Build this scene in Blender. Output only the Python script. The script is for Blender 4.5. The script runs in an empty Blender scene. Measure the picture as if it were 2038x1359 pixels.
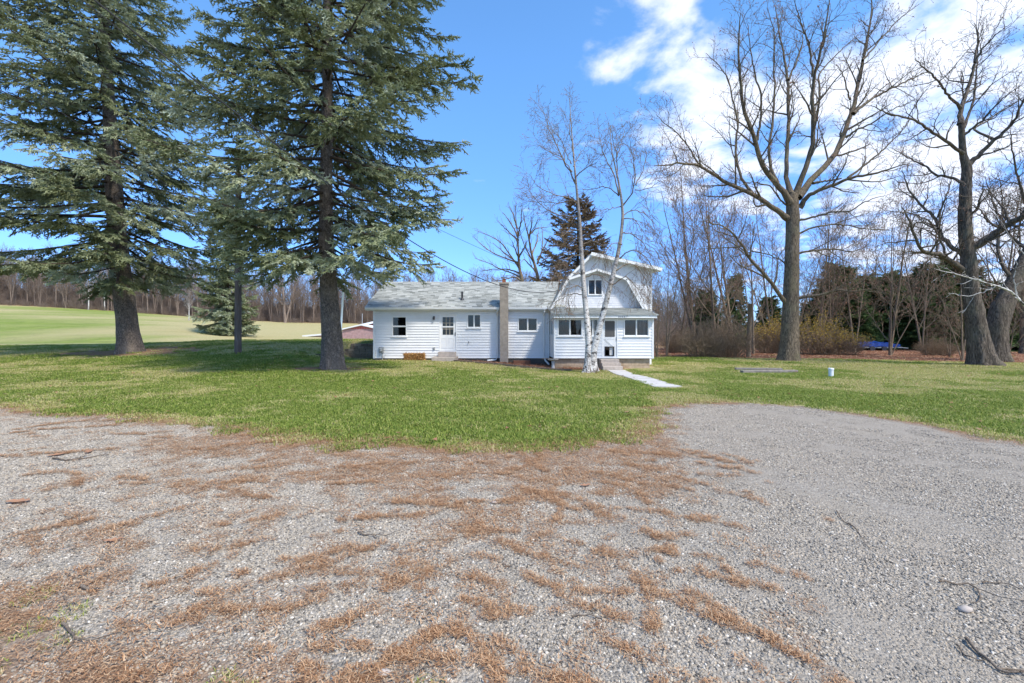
import bpy, math, random
import numpy as np
from mathutils import Vector, Matrix
random.seed(7)
S = bpy.context.scene
COL = S.collection
F = 906.0            # focal length in pixels of the 2038 px wide photograph
CX, HY = 1019.0, 662.0
CAMZ = 1.5

# ------------------------------------------------------------------ camera, sky, sun, exposure
cam = bpy.data.cameras.new("camera")
cam_o = bpy.data.objects.new("camera", cam); COL.objects.link(cam_o)
cam.sensor_width = 36.0; cam.lens = 16.0; cam.shift_y = -0.0086
cam.clip_start = 0.05; cam.clip_end = 3000
cam_o.location = (0, 0, CAMZ); cam_o.rotation_euler = (math.radians(90), 0, 0)
S.camera = cam_o

SUN_AZ = math.atan2(0.70, -0.71)     # towards the sun, measured from +Y to +X
SUN_EL = math.radians(54)
world = bpy.data.worlds.new("World"); S.world = world; world.use_nodes = True
nt = world.node_tree; nt.nodes.clear()
def N(t, **k):
    n = nt.nodes.new(t)
    for a, b in k.items(): setattr(n, a, b)
    return n
def LK(a, b): nt.links.new(a, b)
def MATH(op, a, b=None, c=None):
    n = N('ShaderNodeMath', operation=op)
    for i, v in enumerate((a, b, c)):
        if v is None: continue
        if isinstance(v, (int, float)): n.inputs[i].default_value = v
        else: LK(v, n.inputs[i])
    return n.outputs[0]
sky = N('ShaderNodeTexSky', sky_type='NISHITA', sun_disc=False, sun_elevation=SUN_EL, sun_rotation=SUN_AZ,
        air_density=1.0, dust_density=0.3, ozone_density=2.5, altitude=200)
tint = N('ShaderNodeMix', data_type='RGBA', blend_type='MULTIPLY'); tint.inputs[0].default_value = 1.0
LK(sky.outputs[0], tint.inputs[6])
bg = N('ShaderNodeBackground'); bg.inputs[1].default_value = 0.14; LK(tint.outputs[2], bg.inputs[0])
tc = N('ShaderNodeTexCoord')
sep = N('ShaderNodeSeparateXYZ'); LK(tc.outputs['Generated'], sep.inputs[0])
# the air of the photograph keeps a clear blue down to the horizon
hz = N('ShaderNodeMapRange', interpolation_type='SMOOTHSTEP'); LK(sep.outputs[2], hz.inputs[0]); hz.inputs[1].default_value = 0.0; hz.inputs[2].default_value = 0.55
hc = N('ShaderNodeMix', data_type='RGBA'); LK(hz.outputs[0], hc.inputs[0]); hc.inputs[6].default_value = (0.33, 0.50, 0.88, 1); hc.inputs[7].default_value = (0.58, 0.86, 1.04, 1); LK(hc.outputs[2], tint.inputs[7])
zz = MATH('MAXIMUM', MATH('ADD', sep.outputs[2], 0.12), 0.05)
comb = N('ShaderNodeCombineXYZ'); LK(MATH('DIVIDE', sep.outputs[0], zz), comb.inputs[0]); LK(MATH('DIVIDE', sep.outputs[1], zz), comb.inputs[1])
n1 = N('ShaderNodeTexNoise'); n1.inputs['Scale'].default_value = 3.1; n1.inputs['Detail'].default_value = 7; n1.inputs['Roughness'].default_value = 0.56
n1.inputs['Distortion'].default_value = 0.25
LK(comb.outputs[0], n1.inputs['Vector'])
# where the cloud banks stand (directions in the sky)
def bank(px, py, rad, amp):
    d = Vector(((px - CX) / F, 1, (HY - py) / F)).normalized()
    dt = N('ShaderNodeVectorMath', operation='DOT_PRODUCT'); LK(tc.outputs['Generated'], dt.inputs[0]); dt.inputs[1].default_value = d
    mr = N('ShaderNodeMapRange', interpolation_type='SMOOTHSTEP'); mr.clamp = True
    LK(dt.outputs['Value'], mr.inputs[0]); mr.inputs[1].default_value = math.cos(rad); mr.inputs[2].default_value = math.cos(rad * 0.25)
    mr.inputs[3].default_value = 0; mr.inputs[4].default_value = amp
    return mr.outputs[0]
den = None
for b in [(1165, 108, .07, .13), (1225, 85, .10, .19), (1290, 45, .11, .19), (1235, 20, .04, .12), (1390, 240, .18, .19), (1330, 320, .12, .17), (1560, 270, .20, .13), (1930, 60, .28, .20), (1780, 130, .16, .17), (1900, 300, .26, .19), (2040, 420, .26, .20), (1650, 330, .2, .13), (1500, 170, .12, .12)]:
    o = bank(*b); den = o if den is None else MATH('MAXIMUM', den, o)
east = MATH('MULTIPLY', MATH('SUBTRACT', sep.outputs[0], 0.25), 0.25)
added_cloud = MATH('MULTIPLY', MATH('MINIMUM', MATH('MAXIMUM', MATH('MULTIPLY', sep.outputs[1], -1.0), 0.0), 0.5), 0.36)  # extra cloud added to the unseen sky behind the camera, whitens the fill
tot = MATH('ADD', MATH('ADD', MATH('ADD', n1.outputs['Fac'], added_cloud), den), MATH('MINIMUM', MATH('MAXIMUM', east, -0.16), 0.05))
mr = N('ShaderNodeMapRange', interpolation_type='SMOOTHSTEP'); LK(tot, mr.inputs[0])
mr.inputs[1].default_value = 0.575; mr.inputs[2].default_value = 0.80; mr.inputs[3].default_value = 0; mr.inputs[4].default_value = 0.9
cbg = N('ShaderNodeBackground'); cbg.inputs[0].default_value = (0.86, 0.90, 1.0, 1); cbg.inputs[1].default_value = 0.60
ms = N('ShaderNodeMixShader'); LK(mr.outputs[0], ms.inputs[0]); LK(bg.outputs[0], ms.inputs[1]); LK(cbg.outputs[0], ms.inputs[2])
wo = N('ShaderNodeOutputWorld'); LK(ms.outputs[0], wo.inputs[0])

sun = bpy.data.lights.new("sun", 'SUN'); sun.energy = 2.25; sun.angle = math.radians(6.0); sun.color = (1.0, 0.94, 0.84)
sun_o = bpy.data.objects.new("sun", sun); COL.objects.link(sun_o)
sd = Vector((math.sin(SUN_AZ) * math.cos(SUN_EL), math.cos(SUN_AZ) * math.cos(SUN_EL), math.sin(SUN_EL)))
sun_o.rotation_euler = (-sd).to_track_quat('-Z', 'Y').to_euler(); sun_o.location = sd * 60
S.view_settings.view_transform = 'Standard'; S.view_settings.look = 'None'
S.view_settings.exposure = 1.18; S.view_settings.gamma = 1.0
S.render.engine = 'CYCLES'
S.cycles.max_bounces = 6; S.cycles.diffuse_bounces = 3; S.cycles.transparent_max_bounces = 8
S.cycles.use_denoising = True

# ------------------------------------------------------------------ small helpers
def sst(a, b, x):
    t = np.clip((np.asarray(x, float) - a) / (b - a), 0, 1); return t * t * (3 - 2 * t)
def hash2(ix, iy, s):
    h = (ix.astype(np.int64) * 374761393 + iy.astype(np.int64) * 668265263 + s * 1442695041) & 0x7fffffff
    h = ((h ^ (h >> 13)) * 1274126177) & 0x7fffffff
    return ((h ^ (h >> 16)) & 0xffff) / 65535.0
def vnoise(x, y, s=0):
    x = np.asarray(x, float); y = np.asarray(y, float)
    ix = np.floor(x); iy = np.floor(y); fx = x - ix; fy = y - iy
    fx = fx * fx * (3 - 2 * fx); fy = fy * fy * (3 - 2 * fy)
    a = hash2(ix, iy, s); b = hash2(ix + 1, iy, s); c = hash2(ix, iy + 1, s); d = hash2(ix + 1, iy + 1, s)
    return (a * (1 - fx) + b * fx) * (1 - fy) + (c * (1 - fx) + d * fx) * fy
def fbm(x, y, s=0, o=4):
    t = 0; a = 0.5; n = 0
    for i in range(o):
        t = t + a * vnoise(x, y, s + i * 17); n += a; a *= 0.5; x = np.asarray(x) * 2.03 + 3.1; y = np.asarray(y) * 2.03 + 7.7
    return t / n

def ground_h(x, y):
    x = np.asarray(x, float); y = np.asarray(y, float)
    u = x / np.maximum(y, 3.0)
    right = -0.28 * sst(-4, 2.5, x) * sst(10, 21.5, y) * (1 - .3 * sst(6, 11, x))
    R = np.interp(y, [0, 12, 17, 22, 27, 34, 42, 50], [0, 0, .06, .42, .87, 1.0, .8, .45]) * np.interp(u, [-1.2, -.87, -.6, -.3], [.50, .62, .95, 1])
    near = y < 27.25
    Lm = np.where(near, 1 - sst(-11.2, -9.3, x), 1 - sst(-7.4, 1, x))
    px = CX + F * u
    zf = np.interp(px, [-900, 0, 230, 380, 560, 740, 1019, 1300, 2038], [15, 11.9, 9.5, 7.3, 5.4, 5.0, 2.5, 0.2, 0])
    b0 = np.interp(px, [-400, 380, 470, 700, 900, 1100], [.4, .35, -0.6, -1.6, -1.4, -0.2])
    far = b0 + (zf - b0) * np.clip((y - 46) / 114.0, 0, 1.6) ** 1.05
    rough = 0.05 * (fbm(x * .35, y * .35, 3, 3) - .5) * sst(3, 12, y) + 0.03 * (fbm(x * .9, y * .9, 9, 3) - .5)
    base = right + Lm * R
    k = sst(42, 56, y)
    return base * (1 - k) + far * k + rough
def gz(x, y): return float(ground_h(np.array([x]), np.array([y]))[0])
def gp(px, py):
    """point of the ground seen at photo pixel (px, py)"""
    u = (px - CX) / F; v = (HY - py) / F
    Y = np.concatenate([np.arange(1.2, 60, .02), np.arange(60, 400, .25)])
    d = CAMZ + v * Y - ground_h(u * Y, Y)
    i = np.argmax(d < 0) if (d < 0).any() else len(Y) - 1
    return Vector((u * Y[i], Y[i], float(ground_h(np.array([u * Y[i]]), np.array([Y[i]]))[0])))
def P3(px, py, Y): return Vector(((px - CX) * Y / F, Y, CAMZ + (HY - py) * Y / F))

def wloc(o):
    v = Vector((0, 0, 0))
    while o is not None: v += o.location; o = o.parent
    return v
def setp(o, label=None, cat=None, group=None, kind=None):
    if label: o['label'] = label
    if cat: o['category'] = cat
    if group: o['group'] = group
    if kind: o['kind'] = kind
    return o
def mesh_np(name, V, faces4=None, faces3=None, mats=(), smooth=False, attrs=None, mat_idx=None):
    """mesh from numpy arrays"""
    me = bpy.data.meshes.new(name)
    V = np.asarray(V, np.float32)
    n4 = 0 if faces4 is None else len(faces4); n3 = 0 if faces3 is None else len(faces3)
    me.vertices.add(len(V)); me.vertices.foreach_set('co', V.ravel())
    li = []
    if n4: li.append(np.asarray(faces4, np.int32).ravel())
    if n3: li.append(np.asarray(faces3, np.int32).ravel())
    li = np.concatenate(li); me.loops.add(len(li)); me.loops.foreach_set('vertex_index', li)
    me.polygons.add(n4 + n3)
    st = np.concatenate([np.arange(n4) * 4, n4 * 4 + np.arange(n3) * 3]).astype(np.int32)
    me.polygons.foreach_set('loop_start', st)
    for m in mats: me.materials.append(m)
    if smooth: me.polygons.foreach_set('use_smooth', np.ones(n4 + n3, bool))
    if mat_idx is not None: me.polygons.foreach_set('material_index', np.asarray(mat_idx, np.int32))
    for k, (dom, typ, val) in (attrs or {}).items():
        a = me.attributes.new(k, typ, dom)
        a.data.foreach_set('color' if typ == 'FLOAT_COLOR' else ('vector' if typ == 'FLOAT_VECTOR' else 'value'), np.asarray(val).ravel())
    me.update(calc_edges=True)
    return me
def link(name, me, parent=None, loc=None, **k):
    o = bpy.data.objects.new(name, me); COL.objects.link(o)
    if parent is not None: o.parent = parent
    if loc is not None: o.location = loc
    return setp(o, **k)
def empty(name, loc, label, cat, group=None):
    o = bpy.data.objects.new(name, None); COL.objects.link(o); o.location = loc; o.empty_display_size = .2
    return setp(o, label, cat, group)

class MB:
    """mesh builder, world coordinates"""
    def __init__(s): s.v = []; s.f = []; s.c = []
    def quad(s, *p):
        n = len(s.v); s.v += [tuple(q) for q in p]; s.f.append(tuple(range(n, n + len(p)))); return s
    def box(s, x0, x1, y0, y1, z0, z1):
        n = len(s.v)
        s.v += [(x0, y0, z0), (x1, y0, z0), (x1, y1, z0), (x0, y1, z0), (x0, y0, z1), (x1, y0, z1), (x1, y1, z1), (x0, y1, z1)]
        s.f += [tuple(n + i for i in q) for q in ((0, 3, 2, 1), (4, 5, 6, 7), (0, 1, 5, 4), (1, 2, 6, 5), (2, 3, 7, 6), (3, 0, 4, 7))]
        return s
    def prism(s, poly, d):
        """closed polygon (3-D points) swept by vector d"""
        n = len(s.v); k = len(poly); d = Vector(d)
        s.v += [tuple(p) for p in poly] + [tuple(Vector(p) + d) for p in poly]
        s.f.append(tuple(range(n, n + k))); s.f.append(tuple(range(n + 2 * k - 1, n + k - 1, -1)))
        for i in range(k):
            j = (i + 1) % k; s.f.append((n + i, n + k + i, n + k + j, n + j))
        return s
    def tube(s, pts, rad, sides=8, cap=True):
        pts = [Vector(p) for p in pts]; n0 = len(s.v)
        if not isinstance(rad, (list, tuple)): rad = [rad] * len(pts)
        for i, p in enumerate(pts):
            t = (pts[min(i + 1, len(pts) - 1)] - pts[max(i - 1, 0)]).normalized()
            r = Vector((0, 0, 1)) if abs(t.z) < .9 else Vector((1, 0, 0))
            a = t.cross(r).normalized(); b = t.cross(a)
            for k in range(sides):
                w = 2 * math.pi * k / sides
                s.v.append(tuple(p + (a * math.cos(w) + b * math.sin(w)) * rad[i]))
        for i in range(len(pts) - 1):
            for k in range(sides):
                k2 = (k + 1) % sides
                s.f.append((n0 + i * sides + k, n0 + i * sides + k2, n0 + (i + 1) * sides + k2, n0 + (i + 1) * sides + k))
        if cap:
            s.f.append(tuple(n0 + k for k in range(sides)))
            e = n0 + (len(pts) - 1) * sides; s.f.append(tuple(e + k for k in reversed(range(sides))))
        return s
    def lathe(s, c, prof, sides=20):
        c = Vector(c); n0 = len(s.v)
        for r, z in prof:
            for k in range(sides):
                w = 2 * math.pi * k / sides; s.v.append((c.x + r * math.cos(w), c.y + r * math.sin(w), c.z + z))
        for i in range(len(prof) - 1):
            for k in range(sides):
                k2 = (k + 1) % sides
                s.f.append((n0 + i * sides + k, n0 + i * sides + k2, n0 + (i + 1) * sides + k2, n0 + (i + 1) * sides + k))
        s.f.append(tuple(n0 + k for k in reversed(range(sides))))
        e = n0 + (len(prof) - 1) * sides; s.f.append(tuple(e + k for k in range(sides)))
        return s
    def build(s, name, mat, parent=None, smooth=False, base=None, bevel=0, vary=None, **k):
        off = wloc(parent) if parent is not None else (Vector(base) if base is not None else Vector((0, 0, 0)))
        me = bpy.data.meshes.new(name)
        me.from_pydata([(x - off.x, y - off.y, z - off.z) for x, y, z in s.v], [], s.f)
        me.materials.append(mat)
        if smooth: me.polygons.foreach_set('use_smooth', np.ones(len(me.polygons), bool))
        if vary is not None:
            a = me.attributes.new('tint', 'FLOAT', 'FACE'); a.data.foreach_set('value', np.asarray(vary, np.float32))
        me.update()
        o = link(name, me, parent, None if parent is not None else off, **k)
        if bevel:
            m = o.modifiers.new('edge', 'BEVEL'); m.width = bevel; m.segments = 2; m.limit_method = 'ANGLE'
        return o

# ------------------------------------------------------------------ materials
def new_mat(name):
    m = bpy.data.materials.new(name); m.use_nodes = True; t = m.node_tree
    b = t.nodes['Principled BSDF']; return m, t, b
class NG:
    def __init__(s, t): s.t = t
    def n(s, typ, ins=None, **k):
        n = s.t.nodes.new(typ)
        for a, b in k.items(): setattr(n, a, b)
        for i, v in (ins or {}).items():
            if hasattr(v, 'is_linked') or isinstance(v, bpy.types.NodeSocket): s.t.links.new(v, n.inputs[i])
            else: n.inputs[i].default_value = v
        return n
    def math(s, op, a, b=0.0, clamp=False): return s.n('ShaderNodeMath', {0: a, 1: b}, operation=op, use_clamp=clamp).outputs[0]
    def mix(s, f, a, b, mode='MIX'):
        n = s.n('ShaderNodeMix', data_type='RGBA', blend_type=mode)
        for i, v in ((0, f), (6, a), (7, b)):
            if isinstance(v, bpy.types.NodeSocket): s.t.links.new(v, n.inputs[i])
            else: n.inputs[i].default_value = v if i == 0 else (tuple(v) + (1,) if len(v) == 3 else v)
        return n.outputs[2]
    def ramp(s, f, stops):
        n = s.n('ShaderNodeValToRGB', {0: f}); e = n.color_ramp.elements
        while len(e) < len(stops): e.new(0.5)
        for q, (p, c) in zip(e, stops): q.position = p; q.color = tuple(c) + (1,) if len(c) == 3 else c
        return n.outputs[0]
    def rng(s, v, a, b, c=0.0, d=1.0): return s.n('ShaderNodeMapRange', {0: v, 1: a, 2: b, 3: c, 4: d}).outputs[0]
    def noise(s, sc, det=3, rough=.55, vec=None, dist=0.0):
        i = {'Scale': sc, 'Detail': det, 'Roughness': rough, 'Distortion': dist}
        if vec is not None: i['Vector'] = vec
        return s.n('ShaderNodeTexNoise', i).outputs['Fac']
    def coord(s, scale=None):
        c = s.n('ShaderNodeTexCoord').outputs['Object']
        if scale is None: return c
        return s.n('ShaderNodeMapping', {'Vector': c, 'Scale': scale}).outputs[0]
    def attr(s, name): return s.n('ShaderNodeAttribute', attribute_name=name).outputs['Fac']
def bump(g, b, h, dist=.01, strength=.6):
    n = g.n('ShaderNodeBump', {'Strength': strength, 'Distance': dist, 'Height': h}); g.t.links.new(n.outputs[0], b.inputs['Normal'])
def plain(name, col, rough=.6, var=.12, scale=8, bmp=0.0, metal=0.0, spec=.5, dirt=None):
    """painted or cast surface with uneven tone"""
    m, t, b = new_mat(name); g = NG(t)
    c = g.coord(); n = g.noise(scale, 5, .6, c)
    lo = tuple(x * (1 - var) for x in col); hi = tuple(min(1, x * (1 + var * .6)) for x in col)
    cc = g.ramp(n, [(.3, lo), (.7, hi)])
    if dirt is not None:
        n2 = g.noise(scale * .35, 6, .7, c); cc = g.mix(g.rng(n2, .52, .75, 0, .6), cc, dirt)
    t.links.new(cc, b.inputs['Base Color']); b.inputs['Roughness'].default_value = rough
    b.inputs['Metallic'].default_value = metal; b.inputs['Specular IOR Level'].default_value = spec
    if bmp: bump(g, b, g.noise(scale * 5, 4, .6, c), bmp, .7)
    return m
def tinted(name, dark, light, rough=.8, scale=20, bmp=0.004, extra=None):
    """pieces whose tone differs from piece to piece (attribute tint)"""
    m, t, b = new_mat(name); g = NG(t)
    cc = g.ramp(g.attr('tint'), [(0, dark), (1, light)])
    c = g.coord(); n = g.noise(scale, 5, .65, c)
    cc = g.mix(g.rng(n, .3, .7, .0, .45), cc, extra or tuple(x * .55 for x in dark))
    t.links.new(cc, b.inputs['Base Color']); b.inputs['Roughness'].default_value = rough; b.inputs['Specular IOR Level'].default_value = .3
    if bmp: bump(g, b, g.noise(scale * 3, 4, .6, c), bmp, .7)
    return m
def bark_mat(name, dark, light, sx=9, sz=2.2, depth=.03, lichen=None, rough=.95):
    m, t, b = new_mat(name); g = NG(t)
    c = g.coord((sx, sx, sz))
    v = g.n('ShaderNodeTexVoronoi', {'Vector': g.mix(.22, c, g.n('ShaderNodeTexNoise', {'Vector': c, 'Scale': 1.6, 'Detail': 3}).outputs['Color'], 'ADD'), 'Scale': 1.3}, feature='DISTANCE_TO_EDGE').outputs[0]
    n = g.noise(1.7, 7, .72, c, .6); n2 = g.noise(7.0, 4, .65, c)
    rdg = g.math('ABSOLUTE', g.math('SUBTRACT', g.noise(1.25, 4, .6, c, 1.2), .5))
    h = g.math('ADD', g.math('ADD', g.math('MULTIPLY', g.rng(v, 0, .25), .10), g.math('MULTIPLY', g.rng(rdg, 0, .14), .28)), g.math('ADD', g.math('MULTIPLY', n, .5), g.math('MULTIPLY', n2, .24)))
    cc = g.ramp(h, [(.34, dark), (.86, light)])
    if lichen is not None:
        l = g.noise(1.1, 4, .6, g.coord()); cc = g.mix(g.rng(l, .5, .72, 0, .5), cc, lichen)
    t.links.new(cc, b.inputs['Base Color']); b.inputs['Roughness'].default_value = rough; b.inputs['Specular IOR Level'].default_value = .2
    bump(g, b, h, depth, .9)
    return m
def leafy(name, cols, rough=.65, trans=.25):
    """foliage: tone from attribute tint"""
    m, t, b = new_mat(name); g = NG(t)
    k = len(cols); cc = g.ramp(g.attr('tint'), [(i / (k - 1), c) for i, c in enumerate(cols)])
    t.links.new(cc, b.inputs['Base Color']); b.inputs['Roughness'].default_value = rough; b.inputs['Specular IOR Level'].default_value = .25
    if trans:
        tr = g.n('ShaderNodeBsdfTranslucent', {'Color': cc}); mx = g.n('ShaderNodeMixShader', {0: trans, 1: b.outputs[0], 2: tr.outputs[0]})
        t.links.new(mx.outputs[0], t.nodes['Material Output'].inputs[0])
    return m

M = {}
M['white'] = plain('white_paint', (.80, .80, .79), .5, .06, 3)
M['siding'] = plain('white_siding', (.80, .80, .79), .45, .06, 1.3, dirt=(.66, .65, .61))
M['trim'] = plain('white_trim', (.82, .82, .80), .45, .05, 4)
M['soffit'] = plain('soffit', (.74, .73, .69), .6, .06, 4)
M['gutter'] = plain('gutter_metal', (.80, .80, .78), .35, .05, 3)
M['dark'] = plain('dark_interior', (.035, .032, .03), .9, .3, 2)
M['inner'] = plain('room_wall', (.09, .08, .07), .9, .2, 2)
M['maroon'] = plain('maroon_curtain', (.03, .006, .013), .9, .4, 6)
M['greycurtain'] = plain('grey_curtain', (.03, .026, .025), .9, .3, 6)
M['lightcurtain'] = plain('pale_curtain', (.62, .61, .58), .9, .2, 8)
M['concrete'] = plain('concrete', (.47, .40, .34), .9, .22, 6, .004, dirt=(.2, .17, .13))
M['walk'] = plain('pale_concrete', (.55, .52, .49), .9, .12, 4, .003, dirt=(.38, .34, .29))
M['chimney'] = plain('chimney_render', (.38, .32, .26), .95, .25, 5, .008, dirt=(.25, .21, .17))
M['terracotta'] = plain('clay_flue', (.36, .13, .06), .85, .2, 8)
M['metal'] = plain('dull_steel', (.25, .25, .26), .45, .2, 8, metal=.6)
M['black'] = plain('black_fitting', (.03, .03, .035), .5, .3, 10)
M['grey'] = plain('grey_box', (.32, .34, .35), .5, .15, 10)
M['brass'] = plain('door_hardware', (.10, .09, .08), .4, .2, 10, metal=.7)
M['muntin'] = plain('tan_muntin', (.52, .44, .33), .6, .1, 10)
M['block'] = tinted('foundation_block', (.36, .25, .16), (.60, .47, .34), .95, 9, .006)
M['wallblock'] = tinted('retaining_block', (.17, .13, .09), (.38, .30, .21), .95, 7, .015)
M['shingle'] = tinted('roof_shingle', (.20, .205, .19), (.57, .575, .54), .92, 30, .003, (.24, .26, .225))
M['shake'] = tinted('white_shake', (.70, .71, .73), (.84, .84, .85), .6, 14, .004, (.52, .52, .53))
M['red'] = plain('barn_red', (.45, .085, .06), .75, .2, 3)
M['barnfade'] = plain('faded_barn_board', (.42, .27, .27), .8, .25, 2.5, dirt=(.30, .26, .27))
M['barnroof'] = plain('barn_roof', (.80, .80, .80), .5, .08, 2)
M['timber'] = plain('old_timber', (.15, .115, .085), .95, .4, 6, .01)
M['plank'] = plain('weathered_plank', (.27, .235, .20), .95, .35, 7, .008)
M['straw'] = leafy('straw', [(.22, .10, .03), (.50, .27, .09), (.62, .42, .18)], .8, .1)
M['pvc'] = plain('white_plastic', (.80, .81, .82), .4, .04, 6)
M['bluepole'] = plain('pale_blue_pole', (.50, .62, .74), .5, .1, 4)
M['tarp'] = plain('blue_tarp', (.015, .06, .30), .35, .3, 3, .02)
M['brown'] = plain('brown_wood', (.20, .085, .05), .9, .3, 6, .008)
M['cable'] = plain('cable', (.03, .03, .032), .6, .2, 5)
M['pole'] = bark_mat('pole_wood', (.09, .065, .05), (.22, .17, .135), 14, .8, .01)
M['spruce_bark'] = bark_mat('spruce_bark', (.05, .042, .037), (.33, .27, .22), 9, 5, .06, (.32, .26, .20))
M['twig_dark'] = bark_mat('spruce_twig', (.035, .026, .02), (.12, .09, .065), 10, 4, .01)
M['maple_bark'] = bark_mat('maple_bark', (.055, .042, .03), (.31, .245, .17), 8, 1.7, .04, (.22, .20, .11))
M['oak_bark'] = bark_mat('oak_bark', (.035, .028, .022), (.26, .21, .165), 6, 1.2, .06, (.17, .155, .105))
M['thin_bark'] = bark_mat('thin_bark', (.13, .095, .065), (.36, .275, .195), 14, 3, .01, (.26, .25, .16))
M['wood_bark'] = bark_mat('woods_bark', (.15, .11, .085), (.36, .285, .235), 3, .6, .01)
M['shrub_bark'] = bark_mat('shrub_twig', (.17, .12, .075), (.42, .31, .21), 12, 4, .004)
M['stick'] = bark_mat('stick_bark', (.09, .068, .05), (.30, .24, .185), 30, 12, .003)
M['bud'] = plain('bud', (.34, .16, .11), .8, .3, 20)
M['spruce'] = leafy('spruce_needles', [(.08, .095, .036), (.205, .235, .11), (.36, .40, .24), (.56, .61, .49)], .6, .12)
M['oldspruce'] = leafy('dark_needles', [(.03, .055, .02), (.08, .135, .042), (.14, .205, .07), (.23, .31, .11)], .65, .12)
M['olivefir'] = leafy('olive_needles', [(.08, .06, .035), (.17, .125, .07), (.25, .18, .105), (.34, .25, .16)], .65, .12)
M['yellow'] = leafy('yellow_blossom', [(.30, .18, .03), (.48, .32, .05), (.60, .45, .09)], .7, .3)
M['grass'] = leafy('grass_blades', [(.09, .145, .02), (.19, .27, .04), (.33, .37, .075), (.50, .43, .19), (.68, .55, .32)], .6, .3)
M['stone'] = leafy('gravel_stone', [(.085, .075, .064), (.235, .207, .17), (.375, .33, .27), (.44, .355, .255), (.66, .60, .51)], .75, 0)
M['litter'] = leafy('needle_litter', [(.16, .08, .04), (.35, .18, .088), (.53, .31, .165), (.66, .47, .29)], .8, .15)
M['leaf'] = leafy('dead_leaf', [(.12, .045, .025), (.25, .10, .055), (.38, .19, .11), (.5, .32, .2)], .8, .2)
# birch bark: white paper with dark scars
m, t, b = new_mat('birch_bark'); g = NG(t)
c = g.coord((6, 6, 26)); n = g.noise(1.3, 4, .65, c); n2 = g.noise(1.0, 4, .62, g.coord((4.2, 4.2, 6.5)))
fur = g.noise(1.6, 4, .65, g.coord((11, 11, 3.5))); zc_ = g.n('ShaderNodeSeparateXYZ', {0: g.coord()}).outputs[2]
cc = g.ramp(n, [(.36, (.16, .13, .11)), (.44, (.60, .56, .51)), (.7, (.78, .75, .71))])
cc = g.mix(g.rng(n2, .545, .60, 0, .93), cc, (.04, .033, .03)); cc = g.mix(g.math('MULTIPLY', g.rng(fur, .47, .54), g.rng(zc_, 1.0, .15), True), cc, (.10, .075, .06)); cc = g.mix(g.rng(zc_, 2.6, 6.5, 0, .85), cc, g.ramp(n, [(.35, (.13, .10, .085)), (.7, (.36, .31, .27))])); t.links.new(cc, b.inputs['Base Color']); b.inputs['Roughness'].default_value = .8
bump(g, b, n, .01, .6); M['birch'] = m
# glass: reflects the sky at its Fresnel share, otherwise lets the room be seen
m, t, b = new_mat('window_glass'); g = NG(t)
lw = g.n('ShaderNodeFresnel', {'IOR': 1.52}); gl = g.n('ShaderNodeBsdfGlossy', {'Roughness': .02, 'Color': (1, 1, 1, 1)})
tr = g.n('ShaderNodeBsdfTransparent', {'Color': (.62, .62, .61, 1)})
mx = g.n('ShaderNodeMixShader', {0: lw.outputs[0], 1: tr.outputs[0], 2: gl.outputs[0]}); t.links.new(mx.outputs[0], t.nodes['Material Output'].inputs[0]); M['glass'] = m
# ------------------------------------------------------------------ ground
def flatw(px, py): Y = F * CAMZ / (py - HY); return ((px - CX) * Y / F, Y)
EDGE = [flatw(*q) for q in [(-900, 772), (-300, 792), (0, 812), (200, 830), (400, 852), (560, 872), (700, 887), (850, 894), (1000, 898), (1120, 892), (1240, 878), (1310, 856), (1330, 832),
        (1318, 814), (1400, 806), (1480, 803), (1600, 811), (1700, 823), (1850, 850), (2038, 884), (2700, 985)]]
GPOLY = np.array(EDGE + [(40, -2), (40, -26), (-40, -26), (-40, 8)])
def sdist(x, y, poly):
    """signed distance, positive inside"""
    x = np.asarray(x, float); y = np.asarray(y, float); d = np.full(x.shape, 1e9); ins = np.zeros(x.shape, bool)
    for (ax, ay), (bx, by) in zip(poly, np.roll(poly, -1, 0)):
        ex, ey = bx - ax, by - ay; wx, wy = x - ax, y - ay
        t = np.clip((wx * ex + wy * ey) / (ex * ex + ey * ey + 1e-9), 0, 1)
        d = np.minimum(d, np.hypot(wx - t * ex, wy - t * ey))
        ins ^= ((ay > y) != (by > y)) & (x < ex * (y - ay) / (ey + 1e-12) + ax)
    return np.where(ins, d, -d)
def gravel_sd(x, y): return sdist(x, y, GPOLY) + .9 * (fbm(x * 1.1, y * 1.1, 5, 4) - .5)
def litter_w(x, y):
    """where fallen needles have drifted on the gravel, 0..1"""
    wx = x + .5 * (fbm(x * .8, y * .8, 21, 3) - .5); wy = y + .5 * (fbm(x * .8 + 9, y * .8, 22, 3) - .5)
    r = np.maximum(1 - np.abs(2 * fbm(wx * 1.1 + wy * .3, wy * 2.6 - wx * .8, 31, 4) - 1), .985 * (1 - np.abs(2 * fbm(wx * 1.3 - wy * .6, wy * 2.2 + wx * .5, 37, 4) - 1)))
    big = fbm(x * .45, y * .45, 41, 3)
    sd = sdist(x, y, GPOLY)
    band = np.exp(-((sd - .5) / .85) ** 2) * sst(-6.5, -2.5, x) * (1 - sst(1.6, 3.2, x))
    thr = .955 - .12 * sst(.40, .66, big) - .36 * band + .5 * sst(.7, 2.7, x - .12 * y) + .10 * sst(-3.4, -5.5, x)
    w = sst(thr - .04, thr + .05, r)
    corner = sst(-.08, .35, 2.66 - .335 * (x + 2.8) - y + .8 * (fbm(x * 1.5, y * 1.5, 44, 3) - .5)) * (x < -.2)
    return np.clip(np.maximum(w, .85 * corner), 0, 1), corner
WROW = []
_r = np.random.default_rng(17)
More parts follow.
